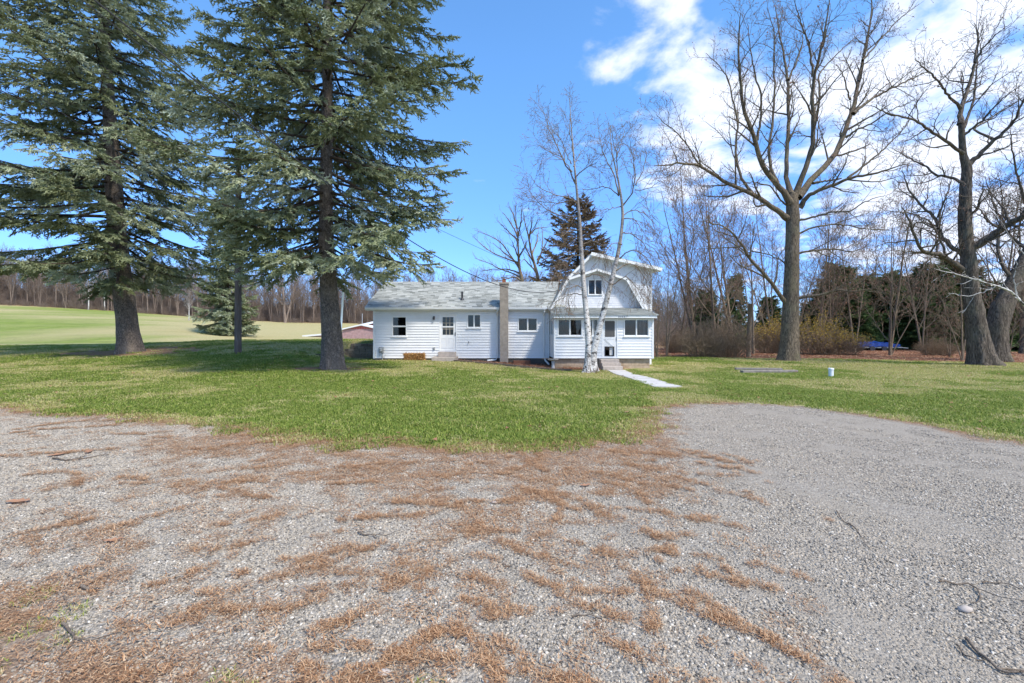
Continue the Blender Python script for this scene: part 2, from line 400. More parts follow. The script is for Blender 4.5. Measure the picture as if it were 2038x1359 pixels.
for _i in range(250):
    yy = 1.7 + 6.2 * _r.random() ** 1.3; xx = yy * _r.uniform(-1.15, .52)
    if xx > 1.9 + .1 * yy or sdist(np.array([xx]), np.array([yy]), GPOLY)[0] < .05: continue
    th = .32 if xx < -.3 else -.75
    th = th + .9 * (float(fbm(np.array([xx * .8]), np.array([yy * .8]), 23, 3)[0]) - .5) * 2 + _r.normal(0, .3); L = _r.uniform(.12, .95) * (.45 + .14 * yy); wd = _r.uniform(.003, .0105) * (yy + .3); sk_ = _r.uniform(.12, .65)
    n_ = max(4, int(L / .035)); cur = _r.normal(0, .9)
    for k in range(n_):
        th += cur * .035 + _r.normal(0, .09); xx += .035 * math.cos(th); yy += .035 * math.sin(th); env = math.sin(math.pi * (k + .5) / n_) ** .5
        for _j in range(3 if wd > .03 else 2):
            if _r.random() < sk_: WROW.append((xx + _r.normal(0, wd * env), yy + _r.normal(0, wd * env)))
WROW = np.array(WROW)
def tan_w(x, y):
    """dormant, straw coloured grass 0..1"""
    n = fbm(x * .5, y * .28, 51, 4); n2 = fbm(x * 1.6, y * 1.6, 52, 3)
    b = .52 - .09 * np.exp(-((y - 23) / 3.5) ** 2) * (x > -8) - .08 * sst(9, 16, x) * sst(13, 18, y) - .06 * sst(-6, -11, x) * (y < 14) - .12 * sst(-1.1, -.1, gravel_sd(x, y))
    return sst(b - .06, b + .14, n * .7 + n2 * .34)
SPR = [gp(258, 701), gp(664, 735)]          # the two big spruces
def under_tree(x, y):
    w = 0
    for q, r in ((SPR[0], 3.0), (SPR[1], 1.7)):
        d = np.hypot((x - q.x) * .6, (y - q.y) * 1.1) / r
        w = np.maximum(w, sst(1.15, .45, d + .7 * (fbm(x * .9, y * .9, 61, 3) - .5)))
    return w
def woodfloor(x, y):
    """brown leaf floor below the trees on the right and along the far wood"""
    edge = np.interp(x, [5, 9, 14, 20, 26, 40, 80], [60, 33, 30.5, 29.5, 25.6, 23.8, 22]) + 2.4 * (fbm(x * .4, y * .4, 71, 3) - .5)
    far = sst(146, 152, y + 8 * (fbm(x * .05, y * .05, 72, 3) - .5))
    return np.maximum(sst(edge - .6, edge + .8, y) * (x > 8), far)
def grid_axis(lo, f0, f1, hi, step, grow=1.13):
    a = list(np.arange(f0, f1 + 1e-6, step)); s = step
    while a[-1] < hi: s = min(s * grow, 14); a.append(a[-1] + s)
    s = step; b = []; c = f0
    while c > lo: s = min(s * grow, 14); c -= s; b.append(c)
    return np.array(b[::-1] + a)
gx = grid_axis(-420, -14, 12, 420, .13); gy = grid_axis(-40, 1, 28, 620, .13)
XX, YY = np.meshgrid(gx, gy); ZZ = ground_h(XX, YY)
LW, CO = litter_w(XX, YY); LW = LW * .75
GS = gravel_sd(XX, YY); GRV = sst(-.22, .22, GS)
pxg = CX + F * XX / np.maximum(YY, 3)
TAN = tan_w(XX, YY)
# the far field: dormant tan slopes and a mown green
field = sst(44, 50, YY) * (XX < 20)
ft = fbm(XX * .035, YY * .02, 81, 4) + .35 * (fbm(XX * .2, YY * .1, 82, 3) - .5)
tanf = np.clip(sst(.44, .70, ft - .07 * sst(320, 200, pxg) + .12 * np.abs(np.sin(YY * .55 + XX * .12)) * sst(60, 100, YY) - .05 + .14 * sst(300, 420, pxg) + .08 * sst(470, 520, pxg) + .06 * sst(110, 150, YY)), 0, 1)
tanf = np.clip(tanf * .75 + .22 + .5 * (fbm(XX * .6, YY * .25, 83, 3) - .5), 0, 1); TAN = TAN * (1 - field) + tanf * field
path_c = np.interp(XX, [-80, -44, -33, -24, -16], [44.5, 44.5, 45, 47, 50])
PATH = np.exp(-((YY - path_c - .6 * (fbm(XX * .3, YY * .3, 5, 2) - .5)) / 1.15) ** 4) * sst(-15, -22, XX)
WF = woodfloor(XX, YY); UT = under_tree(XX, YY)
bed = ((XX > -3.6) & (XX < 5.6)).astype(float) * sst(-3.7, -3.0, XX) * sst(5.4, 4.0, XX) * sst(np.interp(XX, [-3, 2.5, 5], [24.0, 21.4, 21.9]) - .2, np.interp(XX, [-3, 2.5, 5], [24.0, 21.4, 21.9]) + .3, YY) * (YY < 26)
bed = bed + sst(.9, .2, np.hypot((XX + 8.4) / 1.2, YY - 26)) * .9
col = np.stack([GRV, TAN, np.clip(np.maximum.reduce([LW * GRV, UT, WF, .65 * bed, np.exp(-(GS / .3) ** 2) * .75]), 0, 1), PATH], -1)
ny, nx = XX.shape
idx = np.arange(ny * nx).reshape(ny, nx)
Q = np.stack([idx[:-1, :-1], idx[:-1, 1:], idx[1:, 1:], idx[1:, :-1]], -1).reshape(-1, 4)
V = np.stack([XX, YY, ZZ], -1).reshape(-1, 3)

m, t, b = new_mat('ground'); g = NG(t)
sepc = g.n('ShaderNodeSeparateColor', {0: g.n('ShaderNodeAttribute', attribute_name='cover').outputs['Color']})
aG, aT, aL = sepc.outputs[0], sepc.outputs[1], sepc.outputs[2]
aP = g.n('ShaderNodeAttribute', attribute_name='cover').outputs['Alpha']
c = g.coord()
# grass sward
gn = g.noise(.55, 5, .6, c); gn2 = g.noise(14, 3, .7, c); gn3 = g.noise(60, 2, .7, c)
green = g.ramp(g.math('ADD', g.math('MULTIPLY', gn, .55), g.math('MULTIPLY', gn2, .45)), [(.33, (.10, .155, .02)), (.5, (.20, .28, .042)), (.68, (.32, .375, .08))])
straw = g.ramp(gn2, [(.3, (.38, .31, .14)), (.7, (.64, .53, .30))])
sward = g.mix(g.math('MULTIPLY', g.math('ADD', g.math('MULTIPLY', aT, 1.15), g.rng(gn2, .45, .75, -.15, .35)), .8, True), green, straw)
sward = g.mix(g.rng(gn3, .35, .65, .0, .28), sward, (.05, .05, .02))
# gravel with its sandy, driven part on the right
vo = g.n('ShaderNodeTexVoronoi', {'Vector': c, 'Scale': 52.0}); vc = g.n('ShaderNodeSeparateColor', {0: vo.outputs['Color']})
grav = g.ramp(vc.outputs[0], [(0, (.12, .106, .09)), (.35, (.28, .245, .20)), (.7, (.40, .345, .275)), (1, (.60, .54, .45))])
sx = g.n('ShaderNodeSeparateXYZ', {0: c})
sandn = g.noise(1.1, 5, .6, g.n('ShaderNodeMapping', {'Vector': g.n('ShaderNodeMapping', {'Vector': c, 'Rotation': (0, 0, 1.05)}).outputs[0], 'Scale': (.28, 1.5, 1)}).outputs[0])
sandm = g.math('MULTIPLY', g.rng(g.math('SUBTRACT', sx.outputs[0], g.math('MULTIPLY', sx.outputs[1], .22)), -.4, 1.3), g.rng(sandn, .34, .6, .15, .85), True)
fine = g.noise(95, 4, .7, c)
sand = g.ramp(fine, [(.3, (.245, .20, .148)), (.7, (.52, .44, .335))])
grav = g.mix(sandm, grav, sand)
grav = g.mix(.42, grav, g.ramp(fine, [(.3, (.14, .124, .106)), (.72, (.49, .44, .375))]))
lit = g.ramp(g.noise(38, 4, .75, c), [(.3, (.11, .06, .03)), (.5, (.27, .155, .085)), (.72, (.46, .31, .19))])
dirt = g.ramp(gn2, [(.3, (.36, .29, .20)), (.7, (.55, .46, .34))])
edge = g.noise(7, 4, .7, c)
fG = g.rng(g.math('ADD', aG, g.math('MULTIPLY', g.math('SUBTRACT', edge, .5), .9)), .38, .62)
fL = g.rng(g.math('ADD', aL, g.math('MULTIPLY', g.math('SUBTRACT', edge, .5), .55)), .30, .70, 0, .9)
cc = g.mix(fG, sward, grav); cc = g.mix(g.math('MULTIPLY', fL, 1, True), cc, lit); cc = g.mix(g.math('MULTIPLY', aP, .9, True), cc, dirt)
t.links.new(cc, b.inputs['Base Color']); b.inputs['Roughness'].default_value = .95; b.inputs['Specular IOR Level'].default_value = .1
hg = g.math('ADD', g.math('MULTIPLY', g.math('SUBTRACT', 1.0, g.rng(vo.outputs['Distance'], 0, .6)), .8), g.math('MULTIPLY', fine, .6))
hs = g.math('ADD', g.math('MULTIPLY', gn2, .8), g.math('MULTIPLY', gn3, .9))
hh = g.n('ShaderNodeMix', {0: fG, 2: g.math('MULTIPLY', hs, 2.6), 3: hg}).outputs[0]
bump(g, b, hh, .018, .8); M['ground'] = m

uv = np.asarray(col, np.float32)
fc = GS.reshape(-1)[Q].mean(1)
yq = YY.reshape(-1)[Q].mean(1)
isg = (fc > 0)
pf = PATH.reshape(-1)[Q].mean(1) > .5
def sub(name, sel, dz, **k):
    q = Q[sel]; u, inv = np.unique(q, return_inverse=True)
    me = mesh_np(name, V[u] + np.array([0, 0, dz]), inv.reshape(-1, 4), None, [M['ground']], True, {'cover': ('POINT', 'FLOAT_COLOR', uv.reshape(-1, 4)[u])})
    return link(name, me, **k)
sub('ground', ~isg & ~pf, 0, kind='structure', label='lawn and grass field rising to the far wood')
sub('gravel_drive', isg, 0, kind='structure', label='pale gravel drive strewn with fallen needles')
sub('dirt_path', pf, 0, kind='structure', label='tan dirt path crossing the field')

# ------------------------------------------------------------------ scattered ground cover (stuff nobody could count)
def gn_scatter(name, P, rotz, scale, idx, protos, tilt=None, **k):
    n = len(P); me = bpy.data.meshes.new(name); me.vertices.add(n); me.vertices.foreach_set('co', np.asarray(P, np.float32).ravel())
    rv = np.zeros((n, 3), np.float32); rv[:, 2] = rotz
    if tilt is not None: rv[:, :2] = tilt
    for nm, ty, v, f in (('rot', 'FLOAT_VECTOR', rv, 'vector'), ('scl', 'FLOAT', scale, 'value'), ('pick', 'INT', idx, 'value')):
        a = me.attributes.new(nm, ty, 'POINT'); a.data.foreach_set(f, np.asarray(v, np.int32 if ty == 'INT' else np.float32).ravel())
    o = link(name, me, **k)
    ng = bpy.data.node_groups.new(name, 'GeometryNodeTree')
    ng.interface.new_socket('Geometry', in_out='INPUT', socket_type='NodeSocketGeometry')
    ng.interface.new_socket('Geometry', in_out='OUTPUT', socket_type='NodeSocketGeometry')
    gi = ng.nodes.new('NodeGroupInput'); go = ng.nodes.new('NodeGroupOutput')
    ip = ng.nodes.new('GeometryNodeInstanceOnPoints'); jo = ng.nodes.new('GeometryNodeJoinGeometry')
    for p in reversed(protos):
        oi = ng.nodes.new('GeometryNodeObjectInfo'); oi.inputs[0].default_value = p
        gt = ng.nodes.new('GeometryNodeGeometryToInstance'); ng.links.new(oi.outputs['Geometry'], gt.inputs[0]); ng.links.new(gt.outputs[0], jo.inputs[0])
    def na(nm, ty):
        q = ng.nodes.new('GeometryNodeInputNamedAttribute'); q.data_type = ty; q.inputs[0].default_value = nm; return q.outputs[0]
    er = ng.nodes.new('FunctionNodeEulerToRotation'); ng.links.new(na('rot', 'FLOAT_VECTOR'), er.inputs[0])
    ng.links.new(gi.outputs[0], ip.inputs['Points']); ng.links.new(jo.outputs[0], ip.inputs['Instance'])
    ip.inputs['Pick Instance'].default_value = True
    ng.links.new(na('pick', 'INT'), ip.inputs['Instance Index']); ng.links.new(er.outputs[0], ip.inputs['Rotation']); ng.links.new(na('scl', 'FLOAT'), ip.inputs['Scale'])
    ng.links.new(ip.outputs[0], go.inputs[0])
    mo = o.modifiers.new('scatter', 'NODES'); mo.node_group = ng
    return o
rng = np.random.default_rng(11)
def proto(name, me): return bpy.data.objects.new(name, me)
ICO_V = None
def ico():
    import bmesh
    bm = bmesh.new(); bmesh.ops.create_icosphere(bm, subdivisions=1, radius=1)
    v = np.array([p.co for p in bm.verts]); f = np.array([[q.index for q in p.verts] for p in bm.faces]); bm.free(); return v, f
IV, IF_ = ico()
def stones_patch(name, n, size, lo, hi, seed):
    r = np.random.default_rng(seed); Vs = []; Fs = []; T = []
    for i in range(n):
        s = lo + (hi - lo) * r.random() ** 2.2
        v = IV * (1 + .22 * r.standard_normal((len(IV), 1))) * s * np.array([1, .6 + .4 * r.random(), .45 + .3 * r.random()])
        a = r.random() * 6.283; ca, sa = math.cos(a), math.sin(a); ti = r.normal(0, .25)
        v = v @ np.array([[ca, sa, 0], [-sa, ca, 0], [0, 0, 1]]).T; v[:, 2] += v[:, 0] * ti
        rr = size * .5 * math.sqrt(r.random()); an = r.random() * 6.283
        v += np.array([rr * math.cos(an), rr * math.sin(an), s * .15])
        Vs.append(v); Fs.append(IF_ + len(IV) * i); T.append(np.full(len(IV), np.clip(r.normal(.5, .27), 0, 1)))
    return proto(name, mesh_np(name, np.concatenate(Vs), None, np.concatenate(Fs), [M['stone']], False, {'tint': ('POINT', 'FLOAT', np.concatenate(T))}))
def slivers_patch(name, n, size, l0, l1, w, mat, seed, up=.25, tlo=0., thi=1., bunch=0):
    """thin blades or needles lying or standing in a small round patch"""
    r = np.random.default_rng(seed)
    R = size * .5 * np.sqrt(r.random(n)); A = r.random(n) * 6.283
    if bunch: A = np.round(A * bunch / 6.283) * 6.283 / bunch + r.normal(0, .2, n)
    base = np.stack([R * np.cos(A), R * np.sin(A), np.zeros(n)], 1)
    L = l0 + (l1 - l0) * r.random(n); az = r.random(n) * 6.283; el = np.abs(r.normal(0, 1, n)) * up if up < 1 else np.clip(r.normal(1.05, .3, n), .2, 1.5)
    d = np.stack([np.cos(az) * np.cos(el), np.sin(az) * np.cos(el), np.sin(el)], 1); sd = np.stack([-np.sin(az), np.cos(az), np.zeros(n)], 1)
    if up < 1: base[:, 2] = r.random(n) * .012
    W = w * (.6 + .8 * r.random(n))[:, None]
    mid = base + d * L[:, None] * .55; bend = np.where(up < 1, 0, .35)
    tip = base + d * L[:, None] + (np.stack([np.cos(az), np.sin(az), -np.full(n, .6)], 1) * (L * bend)[:, None] if up >= 1 else 0)
    V = np.stack([base - sd * W * .5, base + sd * W * .5, mid - sd * W * .45, mid + sd * W * .45, tip], 1).reshape(-1, 3)
    o = np.arange(n)[:, None] * 5
    q = o + np.array([[0, 1, 3, 2]]); tr = o + np.array([[2, 3, 4]])
    tt = np.clip(tlo + (thi - tlo) * r.random(n), 0, 1).repeat(5)
    return proto(name, mesh_np(name, V, q, tr, [mat], False, {'tint': ('POINT', 'FLOAT', tt)}))
def jgrid(x0, x1, y0, y1, st):
    a = np.arange(x0, x1, st); b = np.arange(y0, y1, st); X, Y = np.meshgrid(a, b)
    X = X + (rng.random(X.shape) - .5) * st; Y = Y + (rng.random(X.shape) - .5) * st; return X.ravel(), Y.ravel()
def inview(x, y, m=.6): return np.abs(x) < 1.2 * y + m
def zof(x, y): return ground_h(x, y)
# gravel stones
st_p = [stones_patch('stones', 300, .30, .0035, .0105, 100 + i) for i in range(6)] + [stones_patch('stones', 240, .30, .0025, .0065, 120 + i) for i in range(3)]
x, y = jgrid(-15, 15, 1.2, 10.5, .15); k = inview(x, y) & (gravel_sd(x, y) > .1 * rng.standard_normal(len(x))); x, y = x[k], y[k]
lw, co = litter_w(x, y)
sandy = sst(-.6, 1.3, x - .22 * y) * sst(.38, .56, fbm((x * .5 - y * .87) * .3, (x * .87 + y * .5) * 1.5, 91, 4))
keep = (rng.random(len(x)) > .72 * co) & (rng.random(len(x)) > .62 * sandy * sst(2.6, 4.5, y)); x, y, sandy = x[keep], y[keep], sandy[keep]
pick = np.where(rng.random(len(x)) < sandy * .8, 6 + rng.integers(0, 3, len(x)), rng.integers(0, 6, len(x)))
gn_scatter('gravel_stones', np.stack([x, y, zof(x, y) - .001], 1), rng.random(len(x)) * 6.283, .8 + .4 * rng.random(len(x)), pick, st_p, kind='stuff', label='loose grey and tan gravel stones on the drive')
# fallen needles and bark shreds
li_p = [slivers_patch('litter', 120, .17, .008, .028, .0026, M['litter'], 200 + i, .2) for i in range(5)] + [slivers_patch('litter', 60, .22, .015, .045, .0034, M['litter'], 230 + i, .25, .2) for i in range(3)] + [slivers_patch('litter', 46, .075, .008, .032, .0026, M['litter'], 260 + i, .3) for i in range(5)]
x, y = jgrid(-12, 5, 1.2, 10.5, .085); k = inview(x, y) & (gravel_sd(x, y) > -.7); x, y = x[k], y[k]
lw, co = litter_w(x, y); gs = gravel_sd(x, y)
pr = np.clip(lw * .62 + .10 * (x < 2.2) * sst(.35, .65, fbm(x * 1.4, y * 1.4, 98, 3)) + .5 * np.exp(-((gs + .1) / .3) ** 2), 0, 1); k = rng.random(len(x)) < pr; x, y = np.concatenate([x[k], WROW[:, 0]]), np.concatenate([y[k], WROW[:, 1]]); npl = int(k.sum())
gn_scatter('needle_litter', np.stack([x, y, zof(x, y) + .008], 1), rng.random(len(x)) * 6.283, .75 + .6 * rng.random(len(x)), np.where(np.arange(len(x)) < npl, rng.integers(0, 8, len(x)), rng.integers(8, 13, len(x))), li_p, kind='stuff', label='orange brown spruce needles drifted over the gravel')
# grass
gr_p = [slivers_patch('grass', 130, .36, .025, .075, .0075, M['grass'], 300 + i, 1, .0, .62) for i in range(4)] + [slivers_patch('grass', 120, .36, .02, .06, .0075, M['grass'], 310 + i, 1, .30, 1.0) for i in range(4)]
gx_, gy_, gs_ = [], [], []
for x0, x1, y0, y1, st, sc in ((-17, 17, 5.0, 14, .17, 1.), (-27, 27, 14, 22, .25, 1.25), (-40, 40, 22, 34, .42, 1.7)):
    x, y = jgrid(x0, x1, y0, y1, st); gx_.append(x); gy_.append(y); gs_.append(np.full(len(x), sc))
x = np.concatenate(gx_); y = np.concatenate(gy_); sc = np.concatenate(gs_)
WALK = lambda x, y: (np.abs(x - np.interp(y, [12.7, 21.4], [4.38, 4.90])) < .415) & (y > 12.4) & (y < 22)
gs = gravel_sd(x, y)
k = inview(x, y, 2) & (rng.random(len(x)) < sst(.25, -.55, gs + .5 * (fbm(x * 2.2, y * 2.2, 97, 3) - .5))) & ~((x > -8.2) & (x < 7.9) & (y > 24.6) & (y < 32)) & ~((x > 1.6) & (x < 7.3) & (y > 21.7) & (y < 26)) & ~WALK(x, y)
k &= rng.random(len(x)) > under_tree(x, y) * .93; k &= rng.random(len(x)) > woodfloor(x, y) * .97
k &= ~((x > -10.2) & (x < -7.4) & (y > 25.5) & (y < 27.4))
k &= ~((y > np.interp(x, [-3, 2.5, 5], [23.8, 21.4, 21.9])) & (x > -3.2) & (x < 5.5) & (y < 26))
x, y, sc = x[k], y[k], sc[k]
xc, yc = jgrid(-4, 0.6, 1.6, 4, .16); kk = rng.random(len(xc)) < .55 * litter_w(xc, yc)[1] * sst(.42, .6, fbm(xc * 3, yc * 3, 95, 2)); xc, yc = xc[kk], yc[kk]
x = np.concatenate([x, xc]); y = np.concatenate([y, yc]); sc = np.concatenate([sc, np.full(len(xc), .55)])
tw = tan_w(x, y)
pick = np.where(rng.random(len(x)) < np.clip(tw * 1.05 + .12, 0, 1), 4 + rng.integers(0, 4, len(x)), rng.integers(0, 4, len(x)))
hs = .8 + .5 * fbm(x * .7, y * .7, 96, 3)
gn_scatter('grass', np.stack([x, y, zof(x, y)], 1), rng.random(len(x)) * 6.283, sc * hs * (.8 + .4 * rng.random(len(x))), pick, gr_p, kind='stuff', label='short spring lawn grass, green with straw coloured patches')
# dead leaves: below the right-hand trees, in the bed by the porch and stray on the lawn
def leaf_patch(name, n, size, s0, s1, seed):
    r = np.random.default_rng(seed); Vs = []; Q4 = []; T = []
    for i in range(n):
        s = s0 + (s1 - s0) * r.random(); a = r.random() * 6.283; c = np.array([math.cos(a), math.sin(a), 0]); d = np.array([-c[1], c[0], 0])
        p = np.array([(r.random() - .5) * size, (r.random() - .5) * size, .01 + .03 * r.random()]); up = np.array([0, 0, 1])
        cu = r.random() * .5 * s
        Vs += [p - c * s + up * cu, p + d * s * .5, p + c * s + up * cu, p - d * s * .5 + up * cu * .7]; Q4.append([4 * i, 4 * i + 1, 4 * i + 2, 4 * i + 3]); T += [r.random()] * 4
    return proto(name, mesh_np(name, np.array(Vs), np.array(Q4), None, [M['leaf']], False, {'tint': ('POINT', 'FLOAT', np.array(T))}))
lf_p = [leaf_patch('leaves', 60, .8, .03, .07, 400 + i) for i in range(4)] + [leaf_patch('leaves', 4, .8, .03, .06, 410 + i) for i in range(3)]
x, y = jgrid(6, 45, 22, 48, .5); k = rng.random(len(x)) < woodfloor(x, y) * .9; x1, y1 = x[k], y[k]; p1 = rng.integers(0, 4, len(x1))
x, y = jgrid(-3, 5.4, 21.3, 24.9, .3); k = (y > np.interp(x, [-3, 2.5, 5], [24.2, 21.7, 22.0])) & (rng.random(len(x)) < .55) & ~((x > 2) & (y > 22.6)); x2, y2 = x[k], y[k]; p2 = rng.integers(0, 4, len(x2))
x, y = jgrid(-14, 20, 6.5, 26, 1.2); k = inview(x, y) & (gravel_sd(x, y) < 0) & (rng.random(len(x)) < .4); x3, y3 = x[k], y[k]; p3 = 4 + rng.integers(0, 3, len(x3))
x = np.concatenate([x1, x2, x3]); y = np.concatenate([y1, y2, y3]); pk = np.concatenate([p1, p2, p3])
gn_scatter('fallen_leaves', np.stack([x, y, zof(x, y) + .015], 1), rng.random(len(x)) * 6.283, .8 + .4 * rng.random(len(x)), pk, lf_p, kind='stuff', label='brown dead leaves lying under the trees and beside the porch')
# ------------------------------------------------------------------ house
HYF = 25.0
def X5(px): return (px - CX) * HYF / F
def Z5(py): return CAMZ + (HY - py) * HYF / F
PYF = 22.6
def XP(px): return (px - CX) * PYF / F
def ZP(py): return CAMZ + (HY - py) * PYF / F
house = empty('house', (-2.8, 25.0, -0.1), 'white clapboard house with grey shingle roof and gambrel upper storey', 'house')

def subtract(iv, holes):
    for a, b in holes:
        out = []
        for p, q in iv:
            if b <= p or a >= q: out.append((p, q))
            else:
                if a > p: out.append((p, a))
                if b < q: out.append((b, q))
        iv = out
    return iv
rs = random.Random(3)
def siding(x0, x1, z0, z1, y, holes, course=.146, name='siding_board'):
    z = z0
    while z < z1 - .01:
        zt = min(z + course, z1)
        cuts = sorted({z, zt} | {h[k] for h in holes for k in (2, 3) if z + .012 < h[k] < zt - .012})
        for za, zb in zip(cuts[:-1], cuts[1:]):
            zm = (za + zb) / 2
            for a, b in subtract([(x0, x1)], [(h[0], h[1]) for h in holes if h[2] < zm < h[3]]):
                if b - a < .02: continue
                tb = .036 - .029 * (za - z) / course; tt = .036 - .029 * (zb - z) / course
                w = rs.uniform(-.0015, .0015)
                mb = MB().prism([(a, y, za), (a, y - tb + w, za + .002), (a, y - tt, zb - .001), (a, y, zb - .001)], (b - a, 0, 0))
                mb.build(name, M['siding'], house)
        z = zt
def backing(poly_x0, x1, z0, z1, y, holes, name='wall'):
    mb = MB(); zs = sorted({z0, z1} | {h[k] for h in holes for k in (2, 3) if z0 < h[k] < z1})
    for za, zb in zip(zs[:-1], zs[1:]):
        zm = (za + zb) / 2
        for a, b in subtract([(poly_x0, x1)], [(h[0], h[1]) for h in holes if h[2] < zm < h[3]]):
            mb.box(a, b, y + .003, y + .12, za, zb)
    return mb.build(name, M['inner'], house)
def frame_mb(x0, x1, z0, z1, y, w, d0=.045, d1=.10, bars=()):
    mb = MB(); mb.box(x0, x0 + w, y - d0, y + d1, z0, z1); mb.box(x1 - w, x1, y - d0, y + d1, z0, z1)
    mb.box(x0 + w, x1 - w, y - d0, y + d1, z0, z0 + w); mb.box(x0 + w, x1 - w, y - d0, y + d1, z1 - w, z1)
    for kind, c, bw in bars:
        if kind == 'v': mb.box(c - bw / 2, c + bw / 2, y - d0 + .012, y + .06, z0 + w, z1 - w)
        else: mb.box(x0 + w, x1 - w, y - d0 + .012, y + .06, c - bw / 2, c + bw / 2)
    return mb
def curtain(x0, x1, z0, z1, y, mat, parent, amp=.02, fold=.09):
    n = max(6, int((x1 - x0) / .02)); mb = MB()
    pts = [(x0 + (x1 - x0) * i / n, y + amp * math.sin(6.283 * (x0 + (x1 - x0) * i / n) / fold) * (.7 + .3 * math.sin(i * 1.7))) for i in range(n + 1)]
    for (a, ya), (b, yb) in zip(pts[:-1], pts[1:]): mb.quad((a, ya, z0), (b, yb, z0), (b, yb, z1), (a, ya, z1))
    return mb.build('curtain', mat, parent, smooth=True)
def window(x0, x1, z0, z1, y, style='slide', cur=(), w=.055, sill=True, label=None, bars=None):
    xm, zm = (x0 + x1) / 2, (z0 + z1) / 2
    br = bars if bars is not None else ([('v', xm, .045)] if style == 'slide' else [('h', zm, .05)])
    fr = frame_mb(x0, x1, z0, z1, y, w, bars=br).build('window', M['trim'], house, label=label)
    if style == 'slide': cells = [(x0 + w, xm - .022, z0 + w, z1 - w), (xm + .022, x1 - w, z0 + w, z1 - w)]
    elif style == 'hung': cells = [(x0 + w, x1 - w, zm + .025, z1 - w), (x0 + w, x1 - w, z0 + w, zm - .025)]
    else: cells = [(x0 + w, x1 - w, z0 + w, z1 - w)]
    for i, (a, b, c, d) in enumerate(cells):
        yy = y + .012 + .014 * i
        MB().box(a + .001, b - .001, yy, yy + .005, c + .001, d - .001).build('pane', M['glass'], fr)
        s = MB(); q = .018
        s.box(a + .001, a + q, yy - .008, yy - .001, c + .001, d - .001).box(b - q, b - .001, yy - .008, yy - .001, c + .001, d - .001)
        s.box(a + q, b - q, yy - .008, yy - .001, c + .001, c + q).box(a + q, b - q, yy - .008, yy - .001, d - q, d - .001).build('sash', M['trim'], fr)
    for a, b, c, d, mt in cur: curtain(a, b, c, d, y + .16, mt, fr)
    if sill: MB().box(x0 - .03, x1 + .03, y - .085, y - .046, z0 - .035, z0 + .012).build('sill', M['trim'], fr)
    return fr

# --- low wing -----------------------------------------------------------------
WX0, WX1, WZ0, WZ1 = -7.62, 2.05, .10, 2.70
w1 = (X5(779.5), X5(810), Z5(670), Z5(629)); w2 = (X5(929), X5(957.8), Z5(653), Z5(624.6)); w3 = (X5(1030), X5(1070.3), Z5(659.8), Z5(631.6))
d1 = (X5(874.2), X5(909), Z5(698.4), Z5(625))
holes = [w1, w2, w3, d1]
CHX0, CHX1 = X5(995.2), X5(1011.6)
siding(WX0 + .11, CHX0, WZ0, WZ1, HYF, holes); siding(CHX1, WX1 - .09, WZ0, WZ1, HYF, holes)
backing(WX0, WX1, -.3, 2.75, HYF, holes)
for a, b in ((WX0, WX0 + .105), (WX1 - .085, WX1)): MB().box(a, b, HYF - .042, HYF + .002, WZ0 - .01, WZ1).build('corner_trim', M['trim'], house)
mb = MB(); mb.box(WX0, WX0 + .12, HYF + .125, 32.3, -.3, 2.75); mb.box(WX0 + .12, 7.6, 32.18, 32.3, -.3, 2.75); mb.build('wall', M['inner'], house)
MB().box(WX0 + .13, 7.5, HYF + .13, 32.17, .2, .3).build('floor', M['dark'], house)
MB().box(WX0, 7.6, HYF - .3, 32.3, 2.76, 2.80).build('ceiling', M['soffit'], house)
MB().prism([(WX0, 25.0, 2.81), (WX0, 32.3, 2.81), (WX0, 28.65, 4.5)], (.1, 0, 0)).build('gable_wall', M['siding'], house)
MB().box(WX0 - .3, CHX0, HYF - .27, HYF - .301 + .3, 2.705, 2.757).build('soffit', M['soffit'], house)
MB().box(CHX1, WX1, HYF - .27, HYF - .001, 2.705, 2.757).build('soffit', M['soffit'], house)
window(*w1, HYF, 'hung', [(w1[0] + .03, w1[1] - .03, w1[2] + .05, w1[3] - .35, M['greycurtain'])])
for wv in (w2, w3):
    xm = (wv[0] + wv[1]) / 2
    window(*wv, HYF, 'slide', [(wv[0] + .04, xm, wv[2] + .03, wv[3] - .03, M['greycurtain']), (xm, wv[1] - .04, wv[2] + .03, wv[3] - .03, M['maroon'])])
# entrance door, nine panes behind a storm rail
x0, x1, z0, z1 = d1
frame_mb(x0, x1, z0, z1, HYF, .045, .03, .10).build('door_frame', M['trim'], house)
dm = MB(); a, b = x0 + .05, x1 - .05
lx0, lx1, lz0, lz1 = X5(880.6), X5(902.4), Z5(666.3), Z5(631)
yd = HYF + .01
dm.box(a, lx0, yd, yd + .045, z0 + .05, z1 - .05); dm.box(lx1, b, yd, yd + .045, z0 + .05, z1 - .05)
dm.box(lx0, lx1, yd, yd + .045, lz1, z1 - .05); dm.box(lx0, lx1, yd, yd + .045, z0 + .05, lz0)
door = dm.build('door', M['white'], house)
gm = MB()
for i in range(1, 3):
    c = lx0 + (lx1 - lx0) * i / 3; gm.box(c - .011, c + .011, yd + .008, yd + .038, lz0, lz1)
zc = [lz0, lz0 + (lz1 - lz0) / 3, lz0 + (lz1 - lz0) * 2 / 3, lz1]
for i in range(3):
    for zq in zc[1:3]:
        gm.box(lx0 + (lx1 - lx0) * i / 3 + .011, lx0 + (lx1 - lx0) * (i + 1) / 3 - .011, yd + .009, yd + .037, zq - .011, zq + .011)
gm.build('muntin', M['muntin'], door)
for i in range(3):
    for j in range(3):
        MB().box(lx0 + (lx1 - lx0) * i / 3 + .012, lx0 + (lx1 - lx0) * (i + 1) / 3 - .012, yd + .020, yd + .025, zc[j] + .012, zc[j + 1] - .012).build('pane', M['glass'], door)
curtain(lx0, lx1, lz0, lz0 + .5, HYF + .14, M['greycurtain'], door)
